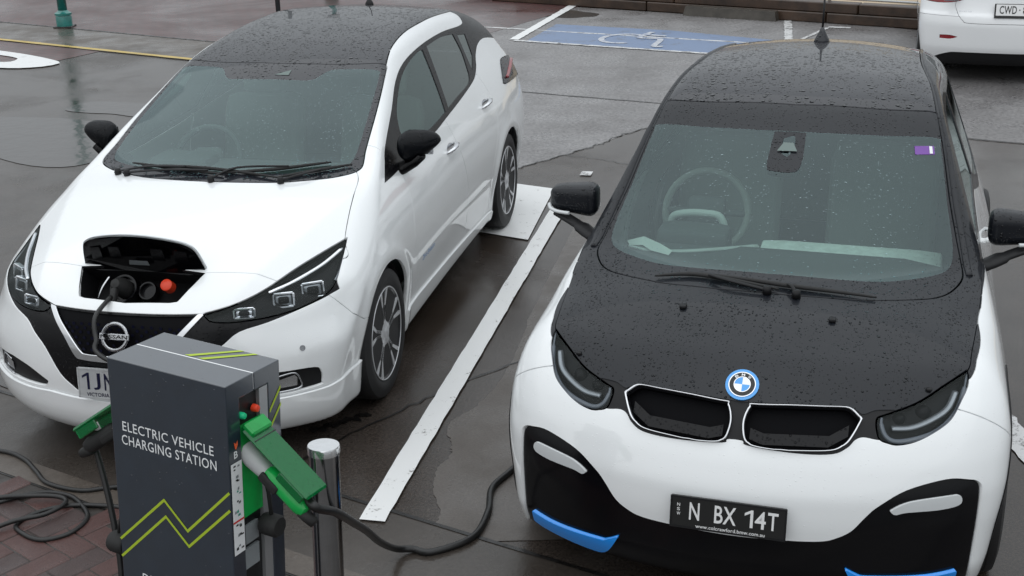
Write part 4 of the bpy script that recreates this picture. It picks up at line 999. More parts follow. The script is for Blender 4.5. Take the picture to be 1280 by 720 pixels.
# headlamp units: dark bowl with a u-shaped light guide
for s, h_ in halves(hsk):
    lamp = panel('headlamp', h_, 'lamp_lens', CAR, 0, -.001)
    V = h_.V.copy(); g = grad(F2, V); g /= np.linalg.norm(g, axis=1)[:, None]
    panel('headlamp_housing', Skin(V-g*.045, h_.T, h_.cut, F2), 'lamp_black', lamp, 0)
    E = np.concatenate([h_.T[:, [0, 1]], h_.T[:, [1, 2]], h_.T[:, [2, 0]]]); k = np.minimum(E[:, 0], E[:, 1])*10**8+np.maximum(E[:, 0], E[:, 1]); uk, ix, ct = np.unique(k, return_index=True, return_counts=True)
    VV = np.concatenate([V, V-g*.05]); mesh('headlamp_wall', VV, [(a, b, b+len(V), a+len(V)) for a, b in E[ix[ct == 1]]], 'lamp_black', lamp, False)
    ug = [(.722, -.275, .872), (.716, -.33, .835), (.703, -.385, .793), (.675, -.435, .760), (.630, -.482, .735), (.570, -.520, .722), (.515, -.545, .720), (.480, -.540, .732), (.463, -.52, .762), (.462, -.505, .782)]
    P, n = on_skin(F2, smooth_path([(s*a, b, c) for a, b, c in ug], 6), -.010)
    MB().tube(P, [.004]*6+[.0095]*34+[.009]*9+[.006]*6, 10, flat=.8).build('light_guide', 'light_guide', lamp, smooth=True)
    P, n = on_skin(F2, smooth_path([(s*a, b, c) for a, b, c in [(.695, -.345, .838), (.672, -.40, .795), (.62, -.45, .768), (.56, -.49, .752), (.50, -.515, .755)]], 6), -.026)
    MB().tube(P, .012, 8, flat=.6).build('lamp_reflector', 'lens_grey', lamp, smooth=True)
    for c2, rr in (((.60, -.44, .795), .026), ((.525, -.485, .785), .022)):
        (p_,), (n,) = on_skin(F2, [(s*c2[0], c2[1], c2[2])], -.040)
        M = Matrix.Translation(p_) @ Vector((s*.15, -.93, .33)).to_track_quat('Z', 'Y').to_matrix().to_4x4()
        m = MB().lathe([(.0, .010), (rr*.5, .008), (rr*.85, .002), (rr, -.004), (rr*1.15, -.004), (rr*1.15, -.02)], n=22); m.V = [tuple(M @ Vector(q)) for q in m.V]; m.build('lamp_projector', 'lamp_black', lamp, auto=40)
# roundel
(p_,), (n,) = on_skin(F2, [(0, -.506, .843)], .0)
Mb = Matrix.Translation(p_) @ Vector(n).to_track_quat('Z', 'Y').to_matrix().to_4x4()
def disc(r0, r1, z0, z1, mat, nm, par, a0=0, a1=360):
    m = MB(); k = max(6, int((a1-a0)/8)); A = [math.radians(a0+(a1-a0)*i/k) for i in range(k+1)]
    V = [(r*math.cos(a), r*math.sin(a), z) for a in A for r, z in ((r0, z1), (r1, z1), (r1, z0))]
    m.add([Mb @ Vector(q) for q in V], [f for i in range(k) for f in ((3*i, 3*i+1, 3*i+4, 3*i+3), (3*i+1, 3*i+2, 3*i+5, 3*i+4))])
    return m.build(nm, mat, par)
rd = disc(.0, .0565, 0, .006, 'badge_blue', 'roundel', CAR)
disc(.028, .043, 0, .0080, 'plate_black', 'roundel_ring', rd); disc(.043, .046, 0, .0084, 'chrome', 'roundel_rim', rd); disc(.026, .0285, 0, .0088, 'chrome', 'roundel_inner_rim', rd)
for a, mt in ((0, 'badge_white'), (90, 'badge_blue'), (180, 'badge_white'), (270, 'badge_blue')): disc(.0, .0265, 0, .0082, mt, 'roundel_quarter', rd, a, a+90)
for ch, a in (('B', 128), ('M', 90), ('W', 52)):
    A, Fc = fit_text(ch, .011, .0095, .01, 1, (-.0055, -.0048)); R_ = Matrix.Rotation(math.radians(a-90), 4, 'Z')
    mesh('roundel_letter', [Mb @ R_ @ Vector((q[0], q[1]+.0352, .0086)) for q in A], Fc, 'badge_white', rd, False)
pl = plate(CAR, (0, -.740, .465), math.radians(-9), .386, .112, 'plate_black', 'black_plastic', [('N', -.128, -.024, .034, .062, 'plate_letters'), ('BX', -.044, -.024, .072, .062, 'plate_letters'), ('1', .056, -.024, .028, .062, 'plate_letters'), ('4', .090, -.024, .036, .062, 'plate_letters'), ('T', .132, -.024, .034, .062, 'plate_letters'), ('www.colcrawford.bmw.com.au', -.105, -.050, .23, .013, 'plate_letters'), ('N', -.170, .020, .010, .011, 'plate_letters'), ('S', -.170, .004, .010, .011, 'plate_letters'), ('W', -.170, -.012, .012, .011, 'plate_letters')])
# bonnet nozzles, sensor pod, sticker
for s in (1, -1):
    (p_,), (n,) = on_skin(F2, [(s*.264, -.186, .98)])
    V, F = rbox(tuple(p_+n*.004), (.026, .034, .016), .007, 4); mesh('washer_nozzle', V, F, 'black_plastic', CAR)
    (p_,), (n,) = on_skin(F2, [(s*.60, -.385, .84)])
    V, F = rbox(tuple(p_+n*.003), (.02, .02, .012), .005, 4); mesh('bonnet_buffer', V, F, 'black_plastic', CAR)
P, n = on_skin(F2, sm([(-.062, .72, 1.4), (.062, .72, 1.4), (.066, .60, 1.4), (.068, .545, 1.4), (.045, .518, 1.3), (-.045, .516, 1.3), (-.068, .54, 1.3), (-.07, .60, 1.4)], (0, 1), 3), .0012)
n8 = len(P); sp = mesh('sensor_pod', np.concatenate([P, P-n*.03]), [tuple(range(n8-1, -1, -1)), tuple(range(n8, 2*n8))]+[(i, (i+1) % n8, n8+(i+1) % n8, n8+i) for i in range(n8)], 'black_paint', scr, False)
P, n = on_skin(F2, [(-.040, .595, 1.38), (.040, .597, 1.38), (.020, .640, 1.4), (-.018, .640, 1.4)], .007); mesh('sensor_window', P, [(0, 1, 2, 3)], 'cabin_pale', sp, False)
P, n = on_skin(F2, [(.490, .745, 1.4), (.566, .775, 1.4), (.576, .735, 1.38), (.498, .705, 1.38)], .0015); st_ = mesh('windscreen_sticker', P, [(0, 1, 2, 3)], 'purple', scr, False)
P, n = on_skin(F2, [(.548, .764, 1.4), (.560, .768, 1.4), (.566, .736, 1.38), (.554, .731, 1.38)], .003); mesh('sticker_print', P, [(0, 1, 2, 3)], 'print_white', st_, False)
# mirrors on stalks
for s in (1, -1):
    V, F = rbox((0, 0, 0), (.225, .13, .150), .045, 8); V2 = []
    for q in V:
        t = (q.x+.1125)/.225
        V2.append((s*(.902+q.x), .66+q.y*(1-.25*t)+.05*t, 1.100+q.z*(1-.30*t)-.012*t))
    mir = mesh('mirror', V2, F if s > 0 else [f[::-1] for f in F], 'black_paint', CAR)
    MB().tube(smooth_path([(s*.735, .50, .985), (s*.79, .53, .985), (s*.86, .585, 1.005), (s*.97, .65, 1.035)], 5), [.045]*5+[.040]*5+[.030]*6, 12, flat=.5).build('mirror_stalk', 'black_plastic', mir, smooth=True)
    MB().tube(smooth_path([(s*.905, .592, 1.052), (s*.96, .612, 1.050), (s*1.00, .645, 1.052), (s*1.018, .685, 1.058)], 5), .010, 8, flat=.8).build('mirror_indicator', 'drl_white', mir, smooth=True)
    V, F = rbox((s*.885, .722, 1.095), (.17, .012, .10), .03, 6); mesh('mirror_glass', V, F, 'chrome', mir)
    # raised strip along the edge of the windscreen and roof
    P = drop_to(F2, [(s*u, v, 1.9) for u, v in smooth_path([(.722, .30), (.690, .46), (.655, .61), (.617, .80), (.580, .965), (.552, 1.15), (.522, 1.35), (.497, 1.6), (.485, 2.0), (.474, 2.4)], 6)], (0, 0, -1))
    MB().tube(P, [.014]*20+[.010]*35, 8, flat=.7).build('pillar_trim', 'black_paint', CAR, smooth=True)
# wiper pair stowed across the base of the glass
wiper(CAR, F2, (.125, -.075, 1.01), (.105, -.045, 1.02), (.09, -.027, 1.02), [(-.287, .027, 1.024), (-.087, -.004, 1.029), (.09, -.024, 1.024), (.247, -.022, 1.016), (.401, -.012, 1.0)])
wiper(CAR, F2, (.02, -.068, 1.01), (-.12, -.04, 1.015), (-.20, .0, 1.02), [(-.406, .009, 1.007), (-.26, .016, 1.02), (-.09, -.022, 1.02), (.06, -.052, 1.02)])
z = float(drop_to(F2, [(0, 2.05, 1.8)], (0, 0, -1))[0, 2])
o = MB().lathe([(.042, -.01), (.036, .012), (.016, .05), (.008, .07), (.0, .072)], (0, 2.05, z), n=18).build('aerial', 'black_roof', CAR, smooth=True)
MB().tube([(0, 2.05, z+.06), (0, 2.08, z+.22)], .005, 8).build('aerial_mast', 'black_plastic', o, smooth=True)
for s in (1, -1):
    for v in (0, 2.57): wheel(CAR, s*.805, v, .350, .262, .175, 'plain')
# cabin
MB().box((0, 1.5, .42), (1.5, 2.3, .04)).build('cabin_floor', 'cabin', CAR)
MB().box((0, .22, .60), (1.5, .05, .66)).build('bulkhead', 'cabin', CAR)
V, F = rbox((0, .36, .90), (1.30, .46, .17), .08, 8); dash = mesh('dashboard', V, F, 'dash_dark', CAR)
V, F = rbox((.27, .60, .945), (.72, .16, .055), .026, 8, Matrix.Rotation(math.radians(8), 4, 'X')); mesh('dash_panel', V, F, 'dash_light', dash)
V, F = rbox((-.36, .58, .98), (.30, .16, .12), .03, 6); mesh('instrument_screen', V, F, 'dash_dark', dash)
MB().tube(smooth_path([(-.475, .68, .96), (-.47, .67, 1.04), (-.42, .665, 1.065), (-.34, .665, 1.07), (-.27, .665, 1.06), (-.245, .66, 1.0), (-.245, .65, .93)], 6), .017, 8).build('screen_surround', 'trim_light', dash, smooth=True)
MB().tube(smooth_path([(-.60, .43, .985), (-.50, .40, .98), (-.38, .405, .985), (-.26, .44, .99), (-.10, .60, .965)], 8), .014, 8, flat=.5).build('dash_trim', 'trim_light', dash, smooth=True)
steering_wheel(CAR, (-.36, .88, 1.01), .18, -24, 'wheel_grey', 'dash_dark')
for u in (-.36, .36): seat(CAR, u, 1.25, w0=.36)
V, F = rbox((0, 2.35, .85), (1.2, .16, .60), .08, 6, Matrix.Rotation(math.radians(-12), 4, 'X')); mesh('rear_seat', V, F, 'seat_cloth', CAR)
# crumpled sheet of paper left on the dash
pp = [(-.62, .46, .995), (-.55, .47, 1.015), (-.47, .42, 1.005), (-.41, .36, 1.0), (-.42, .33, .99), (-.50, .36, .995), (-.54, .40, 1.0), (-.60, .42, .99)]
tag(mesh('paper_sheet', [tuple(Matrix.Rotation(-.31611, 3, 'Z') @ Vector(q)+Vector((.929, 4.43, 0))) for q in pp], [(0, 1, 6, 7), (1, 2, 5, 6), (2, 3, 4, 5)], 'paper', None, False), 'crumpled white paper lying on the dash of the black-bonneted car', 'paper')
# ------------------------------------------------------------------ third car, tail on, at the far bays
def third_field(u, v, w):
    """v = 0 at the rear axle, forward is +v"""
    u = np.sqrt(u*u+1e-6)
    Pc = cub(v, [(-1.0, .98), (-.75, 1.06), (-.55, 1.14), (-.2, 1.33), (.2, 1.42), (.8, 1.455), (1.4, 1.42), (1.9, 1.2), (2.3, 1.0), (3.2, .86), (3.6, .72)])
    H = Pc-.10*u*u
    Wb = cub(v, [(-1, .84), (-.6, .885), (0, .898), (1.3, .89), (2.7, .898), (3.2, .86), (3.6, .72)])
    g = cub(w, [(.1, .90), (.2, .93), (.35, .965), (.6, 1.0), (.75, .995), (.9, .95), (1.0, .90)])
    Wd = smin(Wb*g, .80-(w-.98)*.50, .05)
    r0 = cub(w, [(.1, -.78), (.25, -.90), (.38, -.945), (.55, -.95), (.66, -.93), (.70, -.90), (.95, -.82), (1.1, -.70), (1.4, -.3)])
    R = r0+.12*u*u+.22*u**4
    f = smax(w-H, u-Wd, .07); f = smax(f, (R-v)*.9, .05); f = smax(f, (v-3.55+.3*u*u)*.9, .1)
    return smax(f, .17-w, .03)
CAR = empty('parked_hatchback', (0, 0, 0), (0, 0, math.radians(-17)))
# rear bumper corner seen at about x 4.3, y 12.8
CAR.location = (5.15, 13.24, 0)
tag(CAR, 'white hatchback seen from behind, parked far off at the timber edge', 'car')
F3 = third_field
sk = surface(F3, (-.95, -1.06, .12), (.95, 3.7, 1.52), .03)
for vv in (0, 2.7):
    circ = [(vv+.35*math.cos(a), .318+.35*math.sin(a)) for a in np.linspace(0, 2*math.pi, 48, endpoint=False)]
    _, sk = carve(sk, circ, SIDE, lambda V: np.abs(V[:, 0]) > .55, gap=0, size=.02)
    for s in (1, -1): arch_liner(CAR, s, vv, .318, .356, .56, .83); wheel(CAR, s*.775, vv, .318, .22, .20, 'plain')
back = lambda V: V[:, 1] < -.3
tl = sm([(.30, .905), (.52, .935), (.72, .95), (.90, .93), (.92, .80), (.74, .775), (.56, .79), (.42, .84)], (0, 3, 4))
t_, sk = carve(sk, tl, FRONT, lambda V: V[:, 1] < -.45, size=.012)
for s, h_ in halves(t_):
    o = panel('tail_lamp', h_, 'red_lamp', CAR, .02)
    V, F = rbox((s*.60, -.885, .825), (.14, .05, .035), .012, 4); mesh('reversing_lamp', V, F, 'lens_grey', o)
gate_ = sm([(-.1, .60), (.40, .60), (.48, .625), (.535, .70), (.55, .79), (.42, .835), (.30, .90), (.30, .97), (.58, 1.02), (.55, 1.1), (-.1, 1.1)], (0, 6, 7, 8, 9, 10))
rw = sm([(-.1, 1.06), (.52, 1.05), (.50, 1.16), (.44, 1.33), (-.1, 1.36)], (0, 4))
w_, sk = carve(sk, rw, FRONT, lambda V: V[:, 1] < .3, size=.012); panel('rear_window', w_, 'privacy_glass', CAR, .004)
g_, sk = carve(sk, gate_, FRONT, back, size=.012, gap=.003); panel('tailgate', g_, 'white_paint_far', CAR)
rf_ = sm([(.43, .485), (.50, .50), (.60, .497), (.60, .462), (.50, .462)], (0, 2, 3))
rf_ = [(u+.08, w-.02) for u, w in rf_]
r_, sk = carve(sk, rf_, FRONT, back, size=.01, gap=.001)
for s, h_ in halves(r_): panel('rear_reflector', h_, 'red_lamp', CAR, .02, -.006)
dif = sm([(-.1, .315), (.45, .315), (.60, .30), (.74, .225), (.76, .10), (-.1, .10)], (0, 4, 5))
d_, sk = carve(sk, dif, FRONT, back, size=.012); panel('rear_diffuser', d_, 'black_plastic', CAR, .02, -.01)
sg = sm([(-.30, 1.0), (-.20, 1.15), (.1, 1.30), (.6, 1.36), (1.2, 1.34), (1.75, 1.08), (1.9, .99), (.8, .97)], (0, 5, 6))
s_, sk = carve(sk, sg, SIDE, lambda V: np.abs(V[:, 0]) > .45, size=.015)
for s, h_ in halves(s_): panel('side_window', h_, 'privacy_glass', CAR, .004)
ft = sm([(-.1, 1.04), (.6, 1.02), (.52, 1.38), (-.1, 1.40)], (0, 1, 2, 3)); f_, sk = carve(sk, ft, FRONT, lambda V: V[:, 1] > 1.45, size=.02); panel('windscreen', f_, 'privacy_glass', CAR, .004)
for v0, v1 in ((.12, .98), (1.0, 1.95)):
    q, sk = carve(sk, sm([(v0+.12, .95), (v0+.16, .5), (v0+.2, .28), (v1, .28), (v1, .95)], (0, 2, 3, 4)), SIDE, lambda V: (np.abs(V[:, 0]) > .6), size=.015)
    for s, h_ in halves(q): panel('door', h_, 'white_paint_far', CAR)
bb = [(-1.2, .1), (-1.2, .66), (-.7, .66), (-.5, .62), (-.36, .45), (-.30, .1)]
b_, sk = carve(sk, bb, SIDE, size=.015); panel('rear_bumper', b_, 'white_paint_far', CAR)
mz = sk.V[sk.T][:, :, 2].mean(1); panel('underbody', sk.sub(mz < .2), 'liner', CAR, 0); panel('body_shell', sk.sub(mz >= .2), 'white_paint_far', CAR)
M = Matrix.Translation((0, -.922, .725)) @ Matrix.Rotation(math.pi/2, 4, 'X') @ Matrix.Rotation(math.radians(-14), 4, 'X')
b = MB().box((0, 0, 0), (.40, .135, .014), bev=.003); b.V = [tuple(M @ Vector(q)) for q in b.V]; pl = b.build('number_plate', 'plate_black', CAR)
b = MB().box((0, .008, .008), (.372, .105, .004)); b.V = [tuple(M @ Vector(q)) for q in b.V]; b.build('plate_face', 'plate_letters', pl)
for txt, x, w_ in (('CWD', -.155, .155), ('8', .055, .045)):
    A, Fc = fit_text(txt, w_, .075, .012, 1.05, (x, -.028)); mesh('plate_lettering', [M @ Vector((a[0], a[1], .0115)) for a in A], Fc, 'plate_black', pl, False)
A, Fc = fit_text('.', .012, .012, .02, 1, (.02, .004)); mesh('plate_lettering', [M @ Vector((a[0], a[1], .0115)) for a in A], Fc, 'plate_black', pl, False)
A, Fc = fit_text('SKYACTIV', .12, .014, .01, 1.05, (0, 0))
P = drop_to(F3, [(-.52+a[0], -1.6, .70+a[1]) for a in A], (0, 1, 0)); mesh('tail_badge', P+np.array([0, -.003, 0]), Fc, 'satin_chrome', CAR, False)
MB().lathe([(.0, .012), (.045, .010), (.058, .0)], (0, -.885, .935), 'y', 28).build('tail_emblem', 'chrome', CAR, smooth=True)

# ------------------------------------------------------------------ ground
def sheet(name, poly, z, mat, kind='structure', label=None, thick=0.0):
    V = [(x, y, z) for x, y in poly]; n = len(V)
    o = mesh(name, V, [tuple(range(n))], mat, None, False)
    if o.data.polygons[0].normal.z < 0: o.data.flip_normals()
    tag(o, label, None, None, kind); return o
sheet('parking_lot', [(-400, -100), (400, -100), (400, 600), (-400, 600)], 0, 'asphalt')
D = Vector((math.cos(math.radians(-31.5)), math.sin(math.radians(-31.5)))); Nn = Vector((-D.y, D.x))   # along / away from the near edge
def strip(name, p, a0, a1, b0, b1, z, mat, **kw):
    p = Vector(p); q = [p+D*a+Nn*b for a, b in ((a0, b0), (a1, b0), (a1, b1), (a0, b1))]
    return sheet(name, [tuple(x) for x in q], z, mat, **kw)
E0 = (-2.344, 5.216)                                                     # outer edge of the near gutter strip
strip('concrete_apron', E0, -14, 16, 0, .43, .004, 'apron')
strip('kerb_strip', E0, -14, 16, -.125, 0, .008, 'gutter_concrete')
strip('apron_joint', E0, -14, 16, .425, .445, .007, 'joint'); strip('kerb_joint', E0, -14, 16, -.135, -.122, .0065, 'joint')
pav = strip('brick_pavement', E0, -14, 16, -9, -.13, .004, 'paver_bed')
# herringbone pavers near the charging station
bw, bl, gp = .112, .226, .005
def brick_mesh(nm, mat):
    m = MB().box((0, 0, 0), (bl-gp, bw-gp, .04), bev=.004); o = m.build(nm, mat); me = o.data; bpy.data.objects.remove(o); return me
BM_ = [brick_mesh('brick', k) for k in ('paver', 'paver', 'paver_dark')]
ang = math.radians(-41); ca, sa = math.cos(ang), math.sin(ang); cnt = 0
for i in range(-30, 31):
    for j in range(-30, 31):
        for hv in (0, 1):
            # herringbone: pairs of bricks on a stepped lattice of half lengths
            x = (i+j)*bw if True else 0; y = (i-j)*bw*1.0
            x, y = i*bw+j*2*bw, i*bw-j*2*bw
            cx, cy = (x+bl/2, y+bw/2) if hv == 0 else (x+bw/2, y+bw+bl/2)
            wx, wy = -1.9+ca*cx-sa*cy, 4.45+sa*cx+ca*cy
            r = Vector((wx-E0[0], wy-E0[1])); b = r.dot(Nn); a = r.dot(D)
            if b > -.20 or b < -1.50 or a < -1.3 or a > 3.2: continue
            o = bpy.data.objects.new('brick', BM_[rng.integers(0, 3)]); o.location = (wx, wy, -.012+rng.uniform(-.0015, .0015)); 
            o.rotation_euler = (rng.uniform(-.006, .006), rng.uniform(-.006, .006), ang+(math.pi/2 if hv else 0)+rng.uniform(-.008, .008)); link(o, pav); cnt += 1
# painted bay line and panel
def quad(name, pts, z, mat, **kw): return sheet(name, pts, z, mat, **kw)
def rough_line(name, a, b, w, z, mat, seed=0, amp=.006, n=40):
    r = np.random.default_rng(seed); a, b = Vector(a), Vector(b); d = (b-a); nrm = Vector((-d.y, d.x)).normalized(); V = []; F = []
    for i in range(n+1):
        t = i/n; p = a+d*t
        for s in (-.5, .5): q = p+nrm*(w*s+r.uniform(-amp, amp)*.5); V.append((q.x, q.y, z))
    for i in range(n): F.append((2*i, 2*i+2, 2*i+3, 2*i+1))
    o = mesh(name, V, F, mat, None, False)
    if o.data.polygons[0].normal.z < 0: o.data.flip_normals()
    return tag(o, None, None, None, 'structure')
rough_line('bay_line', (-.590, 4.525), (.420, 9.05), .108, .012, 'road_paint', 3, .005, 60)
quad('painted_panel', [(.068+.0, 9.364), (.334, 9.211), (.113, 8.035), (-.55, 8.43), (-1.6, 9.0), (-1.3, 10.3)], .008, 'road_paint')
rough_line('paint_fleck', (.555, 9.62), (.64, 9.60), .11, .008, 'worn_white', 5)
blot_pts = [(-.25, 9.50), (.087, 9.84), (.45, 10.2), (.75, 10.5), (1.077, 10.92), (1.6, 11.3), (3.0, 10.9), (4.2, 10.2), (6, 9.1), (9, 12), (4.6, 16.0), (.0, 18.8), (-2.0, 16.3), (-.9, 12.6)]
sheet('old_tarmac', blot_pts, .0015, 'old_tarmac')
# joints and cracks in the lot
def crack(name, pts, w, z=.005, seed=1, amp=.02):
    r = np.random.default_rng(seed); P = smooth_path([(x, y, 0) for x, y in pts], 10); V = []; F = []
    for i, p in enumerate(P):
        q = P[min(i+1, len(P)-1)]; o_ = P[max(i-1, 0)]; d = Vector((q[0]-o_[0], q[1]-o_[1])).normalized(); jx = r.uniform(-amp, amp)
        for s in (-.5, .5): ww = w*r.uniform(.5, 1.3); V.append((p[0]-d.y*(s*ww+jx), p[1]+d.x*(s*ww+jx), z))
    for i in range(len(P)-1): F.append((2*i, 2*i+1, 2*i+3, 2*i+2))
    o = mesh(name, V, F, 'joint', None, False)
    if o.data.polygons[0].normal.z < 0: o.data.flip_normals()
    return tag(o, None, None, None, 'structure')
crack('lot_joint', [(-3.0, 14.3), (.129, 12.68), (1.482, 11.98), (2.6, 11.4), (3.77, 10.44), (4.2, 10.18), (6, 9.1)], .026, amp=.006)
crack('lot_crack', [(-.3, 9.45), (.087, 9.84), (.45, 10.2), (.75, 10.5), (1.077, 10.92), (1.6, 11.3)], .013, seed=2)
crack('lot_crack', [(.45, 10.2), (.8, 9.98), (1.1, 9.75), (1.5, 9.6)], .009, seed=3)
crack('lot_crack', [(-1.05, 4.95), (-.72, 5.35), (-.35, 5.75), (.10, 6.15), (.45, 6.5), (.9, 6.9)], .011, seed=4, amp=.012)
crack('lot_crack', [(-.95, 5.35), (-.80, 5.43), (-.70, 5.52)], .05, seed=6, amp=.02)
# puddles
def puddle(name, c, rx, ry, rot, z, seed):
    r = np.random.default_rng(seed); ph = r.uniform(0, 6.28, 6); n = 64; pts = []
    for k in range(n):
        a = 2*math.pi*k/n; q = 1+sum(.10/(i+1)**.6*math.sin((i+2)*a+ph[i]) for i in range(6))
        x, y = rx*q*math.cos(a), ry*q*math.sin(a); pts.append((c[0]+x*math.cos(rot)-y*math.sin(rot), c[1]+x*math.sin(rot)+y*math.cos(rot)))
    return tag(sheet(name, pts, z, 'puddle_water'), None, None, None, 'structure')
puddle('puddle', (-4.1, 11.2), 1.35, .62, -.55, .0035, 1)
puddle('puddle', (-3.6, 12.3), .75, .28, -.4, .0035, 2)
puddle('puddle', (-2.3, 6.05), .50, .22, -.5, .0035, 9)
puddle('puddle', (.75, 17.6), .55, .30, -.5, .0035, 4)
puddle('puddle', (2.35, 6.4), .20, .9, -.2, .0035, 6)
def blot(name, pts, z, mat, seed, amp=.03):
    r = np.random.default_rng(seed); P = sm(pts, (), 10); P = [(x+r.normal(0, amp), y+r.normal(0, amp)) for x, y in P]; return sheet(name, P, z, mat)
lb = smooth_path([(-.47, 4.36, 0), (-.40, 4.45, 0), (-.31, 4.55, 0), (-.36, 4.78, 0), (-.346, 4.933, 0), (-.302, 5.061, 0), (-.286, 5.189, 0), (-.29, 5.39, 0), (-.13, 5.64, 0), (.03, 6.2, 0), (.22, 7.2, 0), (.52, 8.6, 0)], 10); rj = np.random.default_rng(3)
wob = np.cumsum(rj.normal(0, .006, len(lb)))*.6; dv = [(x+w_+rj.normal(0, .003), y, .0025) for (x, y, _), w_ in zip(lb, wob)]; nv = len(dv)
tag(mesh('dry_patch', dv+[(x+.9, y, .0025) for x, y, _ in lb], [(i, nv+i, nv+i+1, i+1) for i in range(nv-1)], 'dry_tarmac', None, False), kind='structure')
# worn paint on the right of the compact
rough_line('worn_bay_line', (2.30, 4.3), (2.16, 6.1), .16, .006, 'worn_white', 8, .03)
# far left: yellow line, gutter and brick plaza
Y0 = Vector((-6.5, 16.64)); 
def fstrip(name, a0, a1, b0, b1, z, mat): 
    q = [Y0+D*a+Nn*b for a, b in ((a0, b0), (a1, b0), (a1, b1), (a0, b1))]; return sheet(name, [tuple(x) for x in q], z, mat)
fstrip('far_gutter', -20, 6.2, .04, 1.0, .006, 'gutter_concrete')
fstrip('far_gutter_joint', -20, 6.2, .98, 1.02, .0105, 'joint')
pz = fstrip('brick_plaza', -40, 5.6, 1.0, 40, .004, 'plaza_brick')
# the brick grid runs with the gutter
pz.data.transform(Matrix.Translation((-Y0.x, -Y0.y, 0))); pz.data.transform(Matrix.Rotation(math.radians(31.5), 4, 'Z')); pz.location = (Y0.x, Y0.y, 0); pz.rotation_euler = (0, 0, math.radians(-31.5))
nb = fstrip('brick_crossing', -12, 1.9, -1.25, -.06, .003, 'plaza_brick')
nb.data.transform(Matrix.Translation((-Y0.x, -Y0.y, 0))); nb.data.transform(Matrix.Rotation(math.radians(31.5), 4, 'Z')); nb.location = (Y0.x, Y0.y, 0); nb.rotation_euler = (0, 0, math.radians(-31.5))
a = Y0+D*-12; b = Y0+D*6.2; rough_line('yellow_line', tuple(a), tuple(b), .085, .012, 'yellow_paint', 11, .01, 80)
# looped white road marking, cut by the left edge of the view
out = sm([(-7.2, 16.45), (-6.2, 15.80), (-5.67, 15.41), (-5.22, 14.98), (-5.17, 14.80), (-5.35, 14.64), (-5.8, 14.66), (-7.0, 15.2)]); 
inn = sm([(-7.0, 16.05), (-6.1, 15.50), (-5.83, 15.29), (-5.76, 15.16), (-5.90, 15.02), (-6.9, 15.50)])
import bmesh
def ring_sheet(name, o_, i_, z, mat):
    n = 48
    def res(P):
        c = np.mean(P, 0); A = np.array(P); L = np.concatenate([[0], np.cumsum(np.linalg.norm(np.diff(np.vstack([A, A[:1]]), axis=0), axis=1))]); t = np.linspace(0, L[-1], n, endpoint=False); A = np.vstack([A, A[:1]])
        return np.stack([np.interp(t, L, A[:, k]) for k in (0, 1)], 1)
    a, b = res(o_), res(i_); V = [(x, y, z) for x, y in np.vstack([a, b])]
    o = mesh(name, V, [(i, (i+1) % n, n+(i+1) % n, n+i) for i in range(n)], mat, None, False)
    if o.data.polygons[0].normal.z < 0: o.data.flip_normals()
    return tag(o, None, None, None, 'structure')
ring_sheet('road_marking', out, inn, .010, 'road_paint')
# far right: accessible bay
rough_line('bay_line', (.10, 15.66), (1.065, 18.64), .12, .010, 'road_paint', 21, .012)
blue = [(.235, 15.50), (.66, 16.75), (2.05, 16.05), (3.35, 15.05), (2.95, 14.62), (2.225, 14.50)]
sheet('blue_bay', blue, .005, 'blue_paint')
rough_line('bay_front_line', (.10, 15.62), (2.35, 14.40), .07, .008, 'worn_white', 22, .02)
rough_line('bay_line', (3.61, 16.55), (3.33, 15.15), .10, .008, 'worn_white', 23, .02)
rough_line('bay_line', (3.40, 15.05), (3.98, 15.95), .05, .008, 'worn_white', 24, .01)
rough_line('bay_line', (4.0, 16.0), (4.25, 15.9), .10, .008, 'worn_white', 25, .01)
rough_line('old_line', (-1.3, 17.2), (4.5, 14.2), .05, .006, 'worn_white', 26, .03)
# wheelchair mark
def mark(pts, w, seed): 
    P = smooth_path([(x, y, 0) for x, y in pts], 8); V = []; F = []
    for i, p in enumerate(P):
        q = P[min(i+1, len(P)-1)]; o_ = P[max(i-1, 0)]; d = Vector((q[0]-o_[0], q[1]-o_[1])).normalized()
        for s in (-.5, .5): V.append((p[0]-d.y*w*s, p[1]+d.x*w*s, .009))
    return V, [(2*i, 2*i+1, 2*i+3, 2*i+2) for i in range(len(P)-1)]
wm = MB()
wc = Vector((1.62, 15.42)); sc = .42
def loc(x, y): return tuple(wc+(D*x+Nn*y)*sc)
for k, pts in enumerate(([loc(-.55+.62*math.cos(t), .0+.75*math.sin(t)) for t in np.linspace(.9, 5.4, 14)], [loc(-.25, 1.3), loc(-.2, .3), loc(.45, .3), loc(.75, -.75), loc(1.0, -.7)], [loc(-.2, .8), loc(.4, .8)])):
    V, F = mark(pts, .075, k); wm.add([(v[0], v[1], .009+.0015*k) for v in V], F)
tag(wm.build('wheelchair_mark', 'thin_white'), None, None, None, 'structure')
